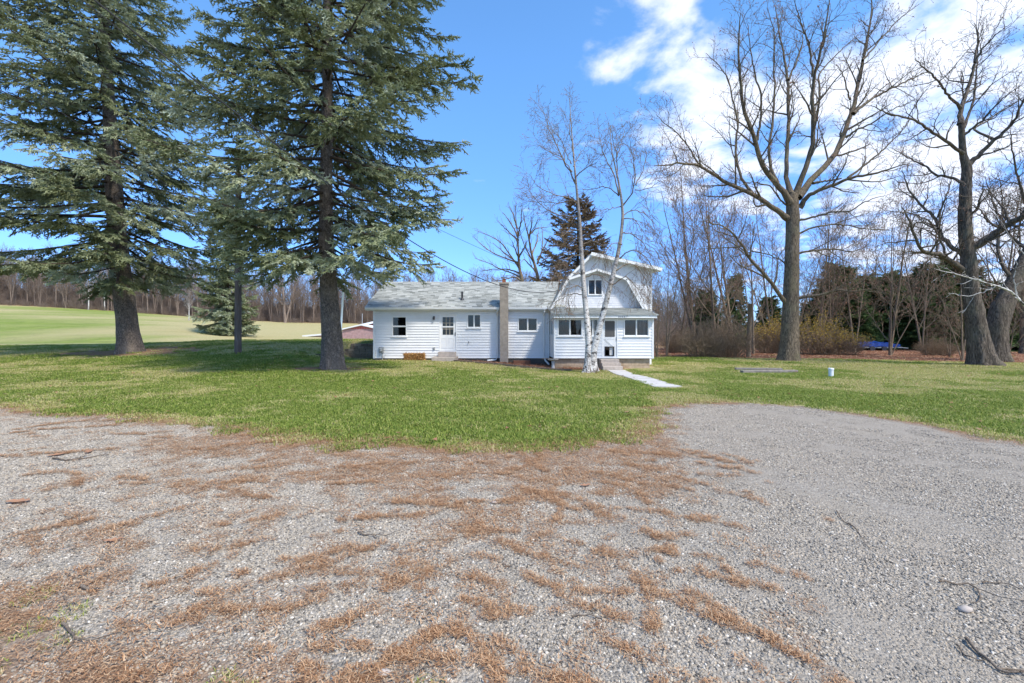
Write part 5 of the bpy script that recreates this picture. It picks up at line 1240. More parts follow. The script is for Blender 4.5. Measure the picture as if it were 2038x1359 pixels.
LIMBS = [  # pixels, radius px start/end, depth shift, label
    (z8((770, 1235), (740, 1212), (690, 1180), (560, 1090), (450, 1050), (370, 1000), (270, 935), (180, 915), (60, 935), (5, 930)), 5.2, .6, -2.5),
    (z8((560, 1092), (505, 1030), (470, 920), (465, 800), (482, 690), (455, 590), (430, 450), (360, 350), (300, 300)), 2.8, .5, 1.5),
    (z8((275, 938), (235, 890), (200, 830), (150, 760), (60, 690), (15, 640)), 1.8, .4, -1.),
    (z8((780, 1150), (745, 1095), (690, 1020), (620, 955), (590, 880), (585, 780), (530, 690), (500, 560), (488, 420), (480, 250), (495, 70)), 5.6, .5, -3.0),
    (z8((700, 1030), (668, 980), (650, 880), (655, 800), (672, 700), (685, 560), (680, 370), (692, 200), (640, 40)), 3.0, .5, 2.5),
    (z8((585, 790), (610, 650), (610, 540), (570, 400), (545, 260), (530, 130)), 2.4, .4, -1.5),
    (z8((775, 1090), (742, 1000), (752, 880), (765, 700), (760, 500), (755, 420), (735, 300), (705, 150), (690, 20)), 4.4, .6, 3.5),
    (z8((762, 450), (800, 370), (840, 250), (850, 120)), 1.9, .4, 1.),
    (z8((800, 1110), (832, 1010), (880, 900), (906, 750), (900, 600), (905, 420), (940, 300), (980, 100), (1000, -30)), 5.2, .6, -2.0),
    (z8((905, 720), (938, 560), (930, 420), (960, 380), (1060, 280), (1160, 190)), 2.4, .4, 2.),
    (z8((900, 430), (880, 250), (830, 120), (790, -20)), 2.2, .4, -1.),
    (z8((815, 1110), (900, 1000), (990, 920), (1040, 850), (1075, 760), (1112, 660), (1140, 560), (1162, 420), (1200, 280), (1228, 120), (1235, -60)), 6.0, .7, 3.0),
    (z8((1128, 640), (1220, 560), (1320, 510), (1440, 450), (1560, 395)), 2.9, .4, 1.5), (z8((1085, 775), (1150, 730), (1260, 680), (1330, 620), (1450, 580)), 2.0, .4, -2.),
    (z8((1110, 560), (1085, 470), (1060, 400), (1030, 360)), 1.6, .4, -1.), (z8((1180, 340), (1260, 250), (1360, 130), (1500, 20)), 1.8, .4, 1.),
    (z8((825, 1170), (860, 1115), (905, 1080), (1030, 1040), (1100, 1002), (1220, 985), (1330, 950), (1440, 920)), 4.2, .5, -3.0),
    (z8((1100, 1002), (1200, 920), (1290, 850), (1400, 740), (1450, 660)), 2.2, .4, 1.0), (z8((900, 1032), (1000, 1015), (1060, 1005)), 2., 1.2, -.5),
    (z8((760, 1160), (720, 1130), (660, 1045), (560, 1025), (470, 1050)), 1.8, .4, -1.5),
    (z8((800, 1245), (900, 1225), (1000, 1195), (1110, 1190), (1200, 1130), (1300, 1100)), 2.2, .4, -2.0), (z8((810, 1320), (930, 1270), (1060, 1262), (1200, 1290), (1350, 1300)), 2.0, .4, 1.5),
    ([(1570, 610), (1549, 584), (1532, 557), (1513, 538), (1499, 524), (1481, 495), (1466, 470), (1440, 448), (1400, 440)], 4.2, .5, -2.5),
    ([(1580, 594), (1605, 590), (1631, 588), (1671, 577), (1700, 581), (1745, 572)], 3.0, .5, -2.), ([(1578, 516), (1589, 503), (1631, 497), (1664, 495), (1697, 502), (1730, 488)], 2.4, .4, 1.5),
    ([(1572, 548), (1560, 520), (1530, 505), (1500, 500), (1450, 515)], 1.6, .4, 1.)]
rg = np.random.default_rng(77)
for pxs, ra, rb, dY in LIMBS:
    Yst = MY if len(pxs) > 3 else MY; P = deep(pxs, MY + rg.normal(0, .05), dY * 1.1, rg, 1.2)
    link('limb', limb_mesh(rg, P, ra * km, rb * km, M['maple_bark'], mg, LV, .05, .6), mp)

# --- two gnarled oaks at the right edge -----------------------------------------------
def z7(*p): return [(1638 + x / 2.831, y / 2.831) for x, y in p]
og = gp(1956, 727); OY = og.y; ko = OY / F
ok_ = empty('oak_tree', og, 'thick gnarled bare tree with spreading roots near the right edge', 'tree', 'gnarled trees at the right edge')
tp_ = [(1957, 731), (1949, 690), (1942, 640), (1936, 600), (1930, 550), (1926, 500), (1922, 470), (1921, 424), (1922, 371), (1926, 335), (1917, 311), (1913, 247)]
pts = [np.array(P3(x, y, OY)) for x, y in tp_]; link('trunk', trunk_mesh('trunk', M['oak_bark'], pts, [22 * ko, 18.5 * ko, 15.5 * ko, 14 * ko, 12.5 * ko, 11.5 * ko, 11 * ko, 10 * ko, 9 * ko, 8 * ko, 6 * ko, 4.5 * ko], og, 30, 70, .75, .4, 6, .08, 9), ok_)
LO = [dict(den=2.0, l=(.9, 2.6), a=(.55, 1.1), trop=.07, K=7, s=4, t0=.15, w=.22), dict(den=3.4, l=(.4, 1.15), a=(.5, 1.1), trop=.05, K=5, w=.24), dict(den=4.8, l=(.12, .4), a=(.5, 1.1), trop=.04, K=3)]
for pxs, ra, rb, dY in [
    (z7((775, 700), (780, 600), (825, 480), (855, 350), (880, 200), (850, 130)), 4.2, .5, 1.0), (z7((855, 350), (900, 270), (980, 190), (1060, 130)), 2., .4, -1.), (z7((775, 610), (700, 530), (640, 440), (560, 380), (520, 330)), 2.6, .4, -2.),
    (z7((812, 935), (900, 850), (960, 790), (1050, 720), (1100, 640), (1145, 530)), 4.4, 1.0, -1.5), (z7((960, 785), (880, 745), (850, 725), (930, 680), (1030, 600), (1132, 560)), 2.2, .4, 2.),
    (z7((795, 870), (770, 850), (680, 790), (560, 700), (480, 660), (360, 640), (275, 590)), 3.2, .5, -3.), (z7((800, 1045), (740, 1000), (630, 985), (590, 940), (500, 900), (380, 830)), 2.8, .4, 2.),
    (z7((790, 720), (850, 570), (860, 450), (870, 340), (900, 210)), 2.6, .4, 2.), (z7((790, 760), (900, 680), (1000, 560), (1130, 470)), 2.2, .4, -2.),
    ([(1928, 495), (1956, 482), (1991, 456), (2020, 438), (2060, 418)], 7.0, 3.5, -2.0), ([(1991, 456), (1965, 440), (1950, 415), (1930, 405)], 2., .6, -1), ([(2010, 444), (2002, 420), (1985, 400), (1965, 375)], 2.4, .5, 1.),
    ([(1930, 545), (1905, 528), (1880, 512), (1862, 503), (1841, 504), (1830, 495), (1812, 440), (1795, 410)], 5.5, .6, -2.5), ([(1925, 510), (1905, 498), (1880, 480), (1868, 455), (1862, 430), (1838, 415), (1810, 380), (1795, 340)], 4.2, .6, 1.5),
    ([(1868, 455), (1872, 420), (1890, 370), (1900, 330)], 2., .4, 2.), ([(1885, 515), (1870, 470), (1850, 440), (1820, 425), (1770, 420)], 2.2, .4, -1.), ([(1922, 440), (1945, 415), (1955, 385), (1958, 365)], 2.6, .5, -1.), ([(1865, 505), (1862, 470), (1872, 440), (1885, 395)], 1.8, .4, 1)]:
    P = deep(pxs, OY + rg.normal(0, .05), dY, rg, 1.2); link('limb', limb_mesh(rg, P, ra * ko, rb * ko, M['oak_bark'], og, LO, .04, .5), ok_)
og2 = gp(1986, 724); og2 = Vector((og2.x, og2.y + 1.6, gz(og2.x, og2.y + 1.6))); og2.x = (1986 - CX) * og2.y / F; Y2 = og2.y; k2_ = Y2 / F
o2 = empty('oak_tree', og2, 'thick bare trunk leaning right behind the gnarled tree', 'tree', 'gnarled trees at the right edge')
pts = [np.array(P3(x, y, Y2)) for x, y in [(1986, 726), (1984, 690), (1985, 650), (1992, 617), (2006, 590), (2026, 550), (2050, 500), (2080, 430)]]
link('trunk', trunk_mesh('trunk', M['oak_bark'], pts, [19 * k2_, 16.5 * k2_, 17 * k2_, 17 * k2_, 15 * k2_, 13 * k2_, 11 * k2_, 7 * k2_], og2, 22, 50, .5, .4, 4, .06, 13), o2)
for pxs, ra, rb, dY in [([(2020, 565), (1990, 520), (1985, 470), (1998, 420), (1990, 360)], 3.5, .5, 1.5), ([(2050, 500), (2010, 470), (1990, 430), (1975, 400), (1960, 350)], 3.2, .5, 2.5), ([(2060, 480), (2040, 400), (2020, 330), (2010, 260)], 3.4, .5, -1), ([(2075, 440), (2100, 330), (2090, 200), (2070, 60)], 4., .6, 1), ([(2030, 545), (2060, 530), (2110, 520)], 3, 1, 0)]:
    link('limb', limb_mesh(rg, deep(pxs, Y2, dY, rg), ra * k2_, rb * k2_, M['oak_bark'], og2, LO, .04, .5), o2)

# --- twin birch in front of the porch -----------------------------------------------
bg_ = gp(1172, 742); BYY = bg_.y; kb = BYY / F
bi = empty('birch_tree', bg_, 'white barked twin birch standing before the porch', 'birch tree')
s1 = [(1171, 744), (1172, 715), (1173, 690), (1170, 660), (1167, 625), (1163, 585), (1160, 545), (1157, 500), (1154, 440), (1147, 370), (1140, 290), (1133, 195)]
s2 = [(1180, 738), (1179, 712), (1183, 690), (1191, 660), (1201, 622), (1209, 590), (1218, 555), (1229, 510), (1236, 470), (1240, 430), (1237, 395), (1229, 350), (1217, 300), (1214, 250)]
def px3(pxs, Y, dY=0): n = len(pxs); return [np.array(P3(x, y, Y + dY * i / (n - 1))) for i, (x, y) in enumerate(pxs)]
link('trunk', trunk_mesh('trunk', M['birch'], px3(s1, BYY, .4), [v * kb for v in (9.5, 8.5, 7.2, 6.4, 5.6, 5.0, 4.6, 4.0, 3.2, 2.2, 1.4, .4)], bg_, 18, 60, .8, .22, 5, .04, 21), bi, label='left birch stem, nearly upright')
link('trunk', trunk_mesh('trunk', M['birch'], px3(s2, BYY + .05, -.5), [v * kb for v in (9, 8, 7.0, 6.4, 5.6, 5.0, 4.6, 4.0, 3.4, 2.8, 2.3, 1.7, 1.0, .3)], bg_, 18, 60, .5, .2, 4, .04, 22), bi, label='right birch stem, leaning right')
LB = [dict(den=4.6, l=(.5, 1.5), a=(.5, 1.0), trop=-.03, K=7, s=3, t0=.2, w=.13), dict(den=6., l=(.25, .85), a=(.4, .9), trop=-.10, K=5, w=.14), dict(den=5.5, l=(.1, .25), a=(.4, .9), trop=-.1, K=3)]
def z9(*p): return [(1000 + x / 4.246, 180 + y / 4.246) for x, y in p]
for pxs, ra, dY, dn in [
    (z9((620, 790), (590, 720), (520, 600), (450, 440), (380, 290), (340, 150), (290, 110)), 1.5, 1.0, 0), (z9((580, 620), (500, 420), (410, 320)), 1.0, -1., 0), (z9((610, 740), (690, 660), (780, 620), (800, 600)), 1.1, -1., 0), (z9((600, 640), (660, 520), (720, 460)), .9, 1., 0),
    (z9((600, 560), (575, 400), (570, 200), (585, 70)), 1.0, .5, 0), (z9((640, 960), (560, 910), (380, 860), (280, 790), (230, 720)), 1.3, -1.2, 0), (z9((640, 930), (470, 950), (300, 940), (200, 935)), 1.2, 1.2, 0), (z9((645, 1060), (500, 1070), (400, 1020), (300, 940), (210, 820)), 1.3, 1., 0),
    (z9((590, 690), (500, 560), (400, 520), (290, 450)), 1.0, -1., 0), (z9((985, 880), (940, 700), (870, 560), (810, 400), (815, 310)), 1.5, 1., 0), (z9((970, 740), (970, 560), (930, 420), (910, 300)), 1.2, -.8, 0), (z9((970, 560), (1010, 420), (1045, 310)), .9, .6, 0),
    (z9((1010, 980), (1090, 900), (1130, 760), (1110, 600), (1070, 390)), 1.4, -1., 0), (z9((1130, 800), (1180, 690), (1220, 560), (1205, 470)), 1.0, .6, 0), (z9((1120, 840), (1240, 830), (1340, 760)), .9, -.6, 0), (z9((985, 890), (880, 800), (740, 840), (640, 830)), 1.1, 1., 0),
    (z9((1000, 980), (900, 1000), (820, 1010)), .9, -.6, 0), (z9((1015, 1060), (1100, 1000), (1200, 1040), (1280, 1120)), 1.1, .8, 1), (z9((1020, 1080), (1120, 1080), (1180, 1200)), 1.1, -1.2, 1), (z9((1015, 1200), (1100, 1210), (1200, 1300), (1260, 1420)), 1.2, 1., 1),
    (z9((1010, 1300), (950, 1280), (880, 1340), (850, 1450)), 1., -1., 1), (z9((990, 1420), (1100, 1330), (1220, 1400), (1300, 1560)), 1.2, -1.3, 1), (z9((960, 1520), (1080, 1450), (1200, 1560), (1250, 1720)), 1.2, 1.0, 1), (z9((930, 1640), (1050, 1560), (1150, 1680), (1200, 1800)), 1.1, -1., 1),
    (z9((690, 1400), (600, 1380), (500, 1460), (430, 1580)), 1.1, -1.2, 1), (z9((690, 1560), (590, 1540), (480, 1500), (400, 1480)), 1.1, -.6, 1), (z9((690, 1600), (760, 1540), (850, 1580), (960, 1680)), 1.1, -.7, 1), (z9((695, 1700), (640, 1640), (560, 1680), (540, 1790)), 1.0, -1., 1), (z9((690, 1750), (620, 1700), (500, 1760), (380, 1800)), 1., .6, 1),
    (z9((680, 1300), (780, 1260), (860, 1330), (900, 1450)), 1., 1., 1), (z9((660, 1180), (560, 1180), (480, 1250)), .9, -1., 1)]:
    LBB = [dict(d, trop=(d['trop'] - .10 if dn else d['trop'] + .06)) for d in LB]
    Yb = BYY - .25 if pxs[0][0] > 1200 else BYY + .3
    link('limb', limb_mesh(rg, deep(pxs, Yb, dY, rg), ra * kb, .3 * kb, M['thin_bark'], bg_, LBB, .028, .6, 5, 14, .0052), bi)
# white birch limb reaching in from the right
rb = Vector(((2092 - CX) * 20.5 / F, 20.5, gz(24, 20.5)))
b3 = empty('birch_tree', rb, 'pale birch limb reaching in from beyond the right edge', 'birch tree')
link('trunk', trunk_mesh('trunk', M['birch'], px3([(2092, 745), (2088, 690), (2094, 620), (2105, 500), (2100, 350), (2110, 180)], 20.5), [.17, .14, .12, .10, .07, .03], rb, 14, 30, .5, .3, 4, .03, 33), b3)
for pxs, ra, dY in [([(2090, 665), (2038, 604), (2013, 579), (1991, 568), (1934, 555), (1885, 542), (1860, 535)], 2.6, -1.5), ([(2030, 596), (2015, 565), (2025, 530), (2000, 480)], 1.2, -.5), ([(2100, 560), (2050, 520), (2010, 470), (1985, 430)], 1.6, .8), ([(1991, 568), (1960, 580), (1930, 590), (1890, 583)], .9, .5)]:
    link('limb', limb_mesh(rg, deep(pxs, 20.5, dY, rg), ra * 20.5 / F, .4 * 20.5 / F, M['birch'], rb, [dict(den=1.6, l=(.4, 1.2), a=(.5, 1.), trop=-.02, K=5, s=3), dict(den=3.5, l=(.15, .5), a=(.5, 1.), trop=0, K=3)], .02, .2, 6, 16), b3)

# --- slender bare trees -----------------------------------------------------------------
def bare_meshes(seed, h, lean, nl, up, r0, mat, dens=(1, 1, 1), l1=.34, fork=0, buds=True, rmin=.008, clear=.2, budsz=.05):
    rg = np.random.default_rng(seed); K = 16; t = np.linspace(0, 1, K)
    stems = []
    for f in range(fork + 1):
        az = rg.random() * 6.28 if fork else 0; sp_ = .20 * h * (f + .4) / (fork + 1) if fork else 0
        P = np.stack([lean * h * t ** 1.3 + math.cos(f * 2.6 + seed) * sp_ * t ** 1.15 * 2.0, math.sin(f * 2.6 + seed) * sp_ * t ** 1.15, h * t * (1 - .12 * f) - .3], 1) + np.cumsum(rg.normal(0, .012 * h / 4, (K, 3)), 0) * np.array([1, 1, .2]) * t[:, None]
        stems.append((P, np.interp(t, [0, .06, 1], [r0 * 1.5, r0, r0 * .12]) * (1 - .2 * f)))
    tw = Wood()
    for P, R in stems: tw.add(P, R, 8)
    w = Wood(); bp = []
    for P, R in stems:
        a = spawn(rg, P, R, int(nl * dens[0] / (fork + 1)), h * l1 * .6, h * l1, .45, .95, clear, .98, 8, up, .10, .5, .2, rmin); w.add(*a, 4)
        b = spawn(rg, *a, int(7 * dens[1]), h * .055, h * .15, .4, .9, .2, 1, 5, up * .8, .13, .6, .3, rmin); w.add(*b, 3)
        c = spawn(rg, *b, int(4 * dens[2]), h * .02, h * .06, .4, .9, .2, 1, 3, up * .5, .12, .7, .4, rmin); w.add(*c, 3)
        bp += [tips(c[0], rg, budsz, .6), tips(b[0], rg, budsz, .8)]
    bd = tuple(np.concatenate(q) for q in zip(*bp)) if buds else None
    return tw.mesh('trunk', mat), w.mesh('crown', mat, (0, 0, 0), bd, M['bud'])
T1 = bare_meshes(81, 11, .02, 34, .13, .085, M['thin_bark'], (1, 1.2, 1.4), .40, 3, clear=.12); T2 = bare_meshes(82, 11, -.05, 26, .12, .085, M['thin_bark'], (1, 1.2, 1.4), .38, 2, clear=.15); T3 = bare_meshes(83, 11, .04, 26, .10, .09, M['thin_bark'], (1, 1.2, 1.4), .40, 1, clear=.15)
T4 = bare_meshes(84, 11, .01, 22, .06, .15, M['maple_bark'], (1, 1.2, 1.3), .5, 1, clear=.12)
def plant(pr, px, base, top, label, Y=None, rz=0., group=None, cat='tree', name='bare_tree', wx=1.):
    if Y is None: q = gp(px, base)
    else: x = (px - CX) * Y / F; q = Vector((x, Y, gz(x, Y)))
    h = (CAMZ + (HY - top) * q.y / F - q.z) / 11.0
    t_ = empty(name, q, label, cat, group); t_.scale = (h * wx, h * wx, h); t_.rotation_euler = (.06 * math.sin(px * 1.3), .15 * math.sin(px * .37 + 1), rz)
    link('trunk', pr[0], t_); link('crown', pr[1], t_); return t_
gsl = 'slender bare trees beyond the right lawn'
for i, (pr, px, base, top, lb, Y, rz) in enumerate([
    (T3, 1327, 701, 470, 'small bare tree close to the right house corner', 33, .3), (T2, 1308, 700, 520, 'leaning pale bare sapling touching the right house wall', 31, 2.2),
    (T1, 1385, 0, 300, 'many-stemmed bare tree over the left end of the thicket', 42, .0), (T2, 1425, 0, 330, 'bare tree rising from the middle of the brown thicket', 40, 1.2), (T1, 1462, 0, 340, 'many-stemmed bare tree over the right end of the thicket', 41, 2.6), (T3, 1500, 711, 430, 'bare tree just right of the brown thicket', 35, 4.0),
    (T2, 1537, 0, 380, 'bare tree left behind the large maple trunk', 44, 5.1), (T3, 1352, 0, 420, 'thin bare tree between house and thicket', 46, 3.3), (T1, 1625, 0, 390, 'bare tree right behind the large maple trunk', 42, 1.9), (T3, 1655, 0, 430, 'thin bare tree rising above the yellow shrub', 40, .6),
    (T2, 1702, 707, 440, 'bare tree left of the blue trailer', 38, 2.9), (T1, 1771, 712, 370, 'forked young bare tree before the blue trailer', 33, 5.6), (T3, 1835, 0, 430, 'bare tree right of the blue trailer', 41, 1.1), (T2, 1916, 718, 470, 'thin curving bare tree touching the left side of the gnarled trunk', 27, 3.5),
    (T3, 2007, 719, 560, 'thin bare sapling right of the leaning trunk', 27, .2), (T1, 1985, 0, 330, 'bare tree high behind the leaning trunk', 40, 4.4), (T4, 2035, 0, 320, 'broad bare tree at the right picture edge', 36, 2.), (T3, 1842, 712, 625, 'tiny bare sapling in the brown leaves', 33, 2.), (T2, 1890, 712, 600, 'small arching bare sapling left of the gnarled trunk', 31, 5.),
    (T3, 1575, 0, 440, 'thin bare tree hidden behind the large maple trunk', 47, 2.), (T1, 1740, 0, 450, 'bare tree above the left end of the blue trailer', 50, 1.)]):
    plant(pr, px, base, top, lb, Y, rz, gsl)
def zA(*p): return [(880 + x / 4.48, 380 + y / 4.48) for x, y in p]
for lb, stem, brs in (('spreading bare tree behind the roof ridge right of the chimney', zA((722, 1180), (718, 900), (712, 780), (690, 700), (682, 620), (680, 560), (675, 400), (660, 280), (650, 120)),
     [zA((708, 775), (640, 735), (520, 700), (420, 640), (290, 600)), zA((700, 740), (600, 700), (500, 690), (330, 715)), zA((690, 690), (600, 560), (520, 450), (410, 390), (290, 350)), zA((685, 640), (560, 600), (430, 540), (340, 470), (270, 400)), zA((690, 660), (610, 590), (540, 540), (450, 460)),
      zA((680, 440), (620, 390), (560, 330), (485, 260)), zA((676, 410), (640, 330), (590, 250), (540, 190)), zA((685, 590), (740, 490), (760, 440)), zA((676, 400), (700, 300), (715, 130)), zA((710, 800), (650, 760), (480, 810), (430, 760)), zA((690, 620), (640, 500), (620, 440)), zA((668, 330), (640, 220), (600, 130))]),
    ('bare tree behind the roof ridge beside the olive conifer', zA((862, 1180), (862, 900), (848, 740), (822, 650), (792, 540), (770, 400), (742, 300), (720, 180)),
     [zA((850, 650), (890, 540), (900, 430), (885, 310)), zA((830, 670), (750, 520), (700, 400), (690, 330)), zA((850, 620), (920, 480), (960, 400)), zA((800, 560), (850, 450), (860, 330)), zA((775, 420), (800, 300), (790, 220)), zA((840, 720), (760, 640), (730, 600), (700, 640)), zA((770, 400), (840, 330), (950, 320))])):
    Y = 46.; kq = Y / F; bs = P3(stem[0][0], stem[0][1], Y); bs = Vector((bs.x, Y, gz(bs.x, Y))); t_ = empty('bare_tree', bs, lb, 'tree')
    link('trunk', trunk_mesh('trunk', M['thin_bark'], px3(stem, Y), np.linspace(4.2, .5, len(stem)) * kq, bs, 12, 40, .4, .4, 4, .04, 51), t_)
    LQ = [dict(den=1.1, l=(.7, 2.2), a=(.4, .8), trop=.08, K=6, s=3, t0=.15), dict(den=2.4, l=(.3, .9), a=(.4, .8), trop=.06, K=4)]
    for br in brs + [stem[3:]]: link('limb', limb_mesh(rg, deep(br, Y, rg.normal(0, 2.), rg, 1.2), 1.7 * kq, .35 * kq, M['thin_bark'], bs, LQ, .05, .3, 5, 14, .011), t_)
fence_post = gp(1490, 711)
MB().tube([fence_post - Vector((0, 0, .2)), P3(1491, 660, fence_post.y), P3(1493, 604, fence_post.y)], [.16, .14, .12], 10).build('tree_stump', M['thin_bark'], None, base=fence_post, smooth=True, label='tall bare broken trunk at the right end of the thicket', cat='stump')

# --- twiggy shrubs ------------------------------------------------------------------------
def shrub_mesh(seed, R, H, n, mat, yellow=False):
    rg = np.random.default_rng(seed); K = 7; t = np.linspace(0, 1, K); az = rg.random(n) * 6.28; rr = np.sqrt(rg.random(n)); h = H * (1 - .45 * rr ** 2) * rg.uniform(.7, 1.1, n)
    P = np.empty((n, K, 3))
    for k in range(K):
        f = t[k]; q = (.45 + .55 * f ** .8) * rr * R; P[:, k, 0] = np.cos(az) * q; P[:, k, 1] = np.sin(az) * q; P[:, k, 2] = h * f * (1 - .12 * rr * f) - .1
    P[:, 1:] += rg.normal(0, .05, (n, K - 1, 3)) * np.array([1, 1, .3]); Rr = np.tile(np.linspace(.016, .006, K), (n, 1)); w = Wood().add(P, Rr, 4)
    a = spawn(rg, P, Rr, 6, .3, 1.0, .4, .9, .15, 1, 5, .03, .16, .8, .4, .006); w.add(*a, 3); b = spawn(rg, *a, 4, .12, .4, .4, .9, .2, 1, 3, .03, .15, .8, .5, .006); w.add(*b, 3)
    me = w.mesh('twigs', mat)
    if not yellow: return me, None
    p = b[0][:, -1]; k = (rg.random(len(p)) < sst(.25 * H, .8 * H, p[:, 2]) * .95); p = p[k]; n2 = len(p) * 2; p = np.repeat(p, 2, 0) + rg.normal(0, .06, (n2, 3)); d = unit(rg.normal(0, 1, (n2, 3))) * .038; e = unit(np.cross(d, rg.normal(0, 1, (n2, 3)))) * .03
    V = np.stack([p - d, p + e, p + d, p - e], 1).reshape(-1, 3); return me, mesh_np('blossom', V, np.arange(4 * n2).reshape(-1, 4), None, [M['yellow']], False, {'tint': ('POINT', 'FLOAT', rg.random(n2).repeat(4))})
sA = shrub_mesh(91, 1.9, 2.9, 150, M['shrub_bark']); sB = shrub_mesh(92, 2.0, 2.3, 130, M['shrub_bark'], True)
def shrub(pr, px, Y, sc, rz, label, group=None, name='shrub'):
    x = (px - CX) * Y / F; t_ = empty(name, (x, Y, gz(x, Y)), label, 'shrub', group); t_.scale = sc; t_.rotation_euler = (0, 0, rz); link('twigs', pr[0], t_)
    if pr[1] is not None: link('blossom', pr[1], t_)
gsh = 'shrubs along the edge of the right lawn'
shrub(sA, 1398, 31.5, (.95, .9, .95), 0, 'dense brown leafless shrub at the left of the thicket', gsh); shrub(sA, 1446, 31.8, (1, .9, 1.08), 2.1, 'dense brown leafless shrub at the right of the thicket', gsh)
shrub(sA, 1352, 38, (.8, .8, .8), 4.0, 'small leafless shrub between house corner and thicket', gsh); shrub(sB, 1540, 37, (1.0, 1, 1.3), 1.0, 'yellow flecked shrub left behind the large maple trunk', gsh); shrub(sB, 1622, 34.5, (1.1, 1, 1.3), 0.2, 'yellow flowering shrub right of the large maple trunk', gsh)
shrub(sB, 1672, 34, (.9, .9, .9), 3.0, 'rounded tan shrub right of the yellow flowering one', gsh); shrub(sA, 1865, 33, (.7, .7, .5), 1.0, 'sparse leafless shrub in the brown leaves left of the gnarled trunk', gsh)

# --- far wood on the hill -------------------------------------------------------------------
wp = []
for s, (h, nl, up, r0) in enumerate([(17, 26, .14, .20), (15, 22, .20, .16), (18, 24, .10, .24), (16, 20, .24, .14), (14, 24, .16, .13)]):
    a, b_ = bare_meshes(500 + s, h, .02 * (s - 2), nl, up, r0, M['wood_bark'], (1, 1.0, 1), .33, s % 2, False, .022, .28)
    V1 = np.empty(len(a.vertices) * 3, np.float32); a.vertices.foreach_get('co', V1); V2 = np.empty(len(b_.vertices) * 3, np.float32); b_.vertices.foreach_get('co', V2)
    q1_ = np.empty(len(a.loops), np.int32); a.loops.foreach_get('vertex_index', q1_); q2_ = np.empty(len(b_.loops), np.int32); b_.loops.foreach_get('vertex_index', q2_)
    wp.append(proto('wood_tree', mesh_np('wood_tree', np.concatenate([V1, V2]).reshape(-1, 3), np.concatenate([q1_, q2_ + len(V1) // 3]).reshape(-1, 4), None, [M['wood_bark']], True)))
br_ = proto('brush', shrub_mesh(95, 2.4, 3.0, 60, M['wood_bark'])[0])
rg = np.random.default_rng(21)
wx, wy, wk, ws = [], [], [], []
for Y0, st in ((153, 2.6), (158, 2.4), (164, 2.3), (171, 2.3), (180, 2.3)):
    xs_ = np.arange(-1.5 * Y0, .45 * Y0, st); wx.append(xs_ + rg.normal(0, 1.0, len(xs_))); wy.append(np.full(len(xs_), Y0) + rg.normal(0, 1.8, len(xs_))); wk.append(rg.integers(0, 5, len(xs_))); ws.append(rg.uniform(.55, 1.15, len(xs_)))
for Y0, lo_, hi_ in ((151, .4, .9), (156, .9, 1.9), (162, 1.3, 2.3), (169, 1.6, 2.6), (178, 1.8, 3.), (188, 2., 3.4)):
    xs_ = np.arange(-1.5 * 154, .45 * 154, 2.4); wx.append(xs_ + rg.normal(0, .8, len(xs_))); wy.append(np.full(len(xs_), Y0) + rg.normal(0, 1.5, len(xs_))); wk.append(np.full(len(xs_), 5)); ws.append(rg.uniform(lo_, hi_, len(xs_)))
for Y0, st in ((66, 7), (80, 5), (96, 4)):
    xs_ = np.arange(.26 * Y0, 1.5 * Y0, st); wx.append(xs_ + rg.normal(0, 1, len(xs_))); wy.append(np.full(len(xs_), Y0) + rg.normal(0, 2.5, len(xs_))); wk.append(rg.integers(0, 5, len(xs_))); ws.append(rg.uniform(.30, .52, len(xs_)))
    xs_ = np.arange(.24 * Y0, 1.5 * Y0, 2.6); wx.append(xs_ + 1.2); wy.append(np.full(len(xs_), Y0 - 4.) + rg.normal(0, 2, len(xs_))); wk.append(np.full(len(xs_), 5)); ws.append(rg.uniform(.8, 1.9, len(xs_)))
wx, wy, wk, ws = map(np.concatenate, (wx, wy, wk, ws))
gn_scatter('far_woods', np.stack([wx, wy, ground_h(wx, wy) - .1], 1), rg.random(len(wx)) * 6.28, ws, wk, wp + [br_], kind='stuff', label='grey brown leafless wood along the top of the field')
Tw = bare_meshes(85, 11, .02, 22, .10, .16, M['birch'], (1, 1., 1), .42, 0, False, .012, .3); To = bare_meshes(86, 11, -.03, 24, .05, .24, M['wood_bark'], (1, 1.2, 1.2), .52, 1, False, .014, .25)
for pr, px, Y, hh, lb, rz in [(Tw, 176, 149, 13, 'pale trunked bare tree at the wood edge left of the left spruce', .4), (Tw, 376, 118, 9, 'pale trunked tree on the field edge left of the green spruce', 1.5), (To, 568, 147, 19, 'wide crowned dark bare tree at the wood edge left of the near spruce trunk', 0.), (Tw, 208, 150, 12, 'second pale trunked bare tree at the wood edge by the left spruce', 3.)]:
    x = (px - CX) * Y / F; t_ = empty('bare_tree', (x, Y, gz(x, Y)), lb, 'tree', 'bare trees standing out at the wood edge'); t_.scale = (hh / 11,) * 3; t_.rotation_euler = (0, 0, rz); link('trunk', pr[0], t_); link('crown', pr[1], t_)

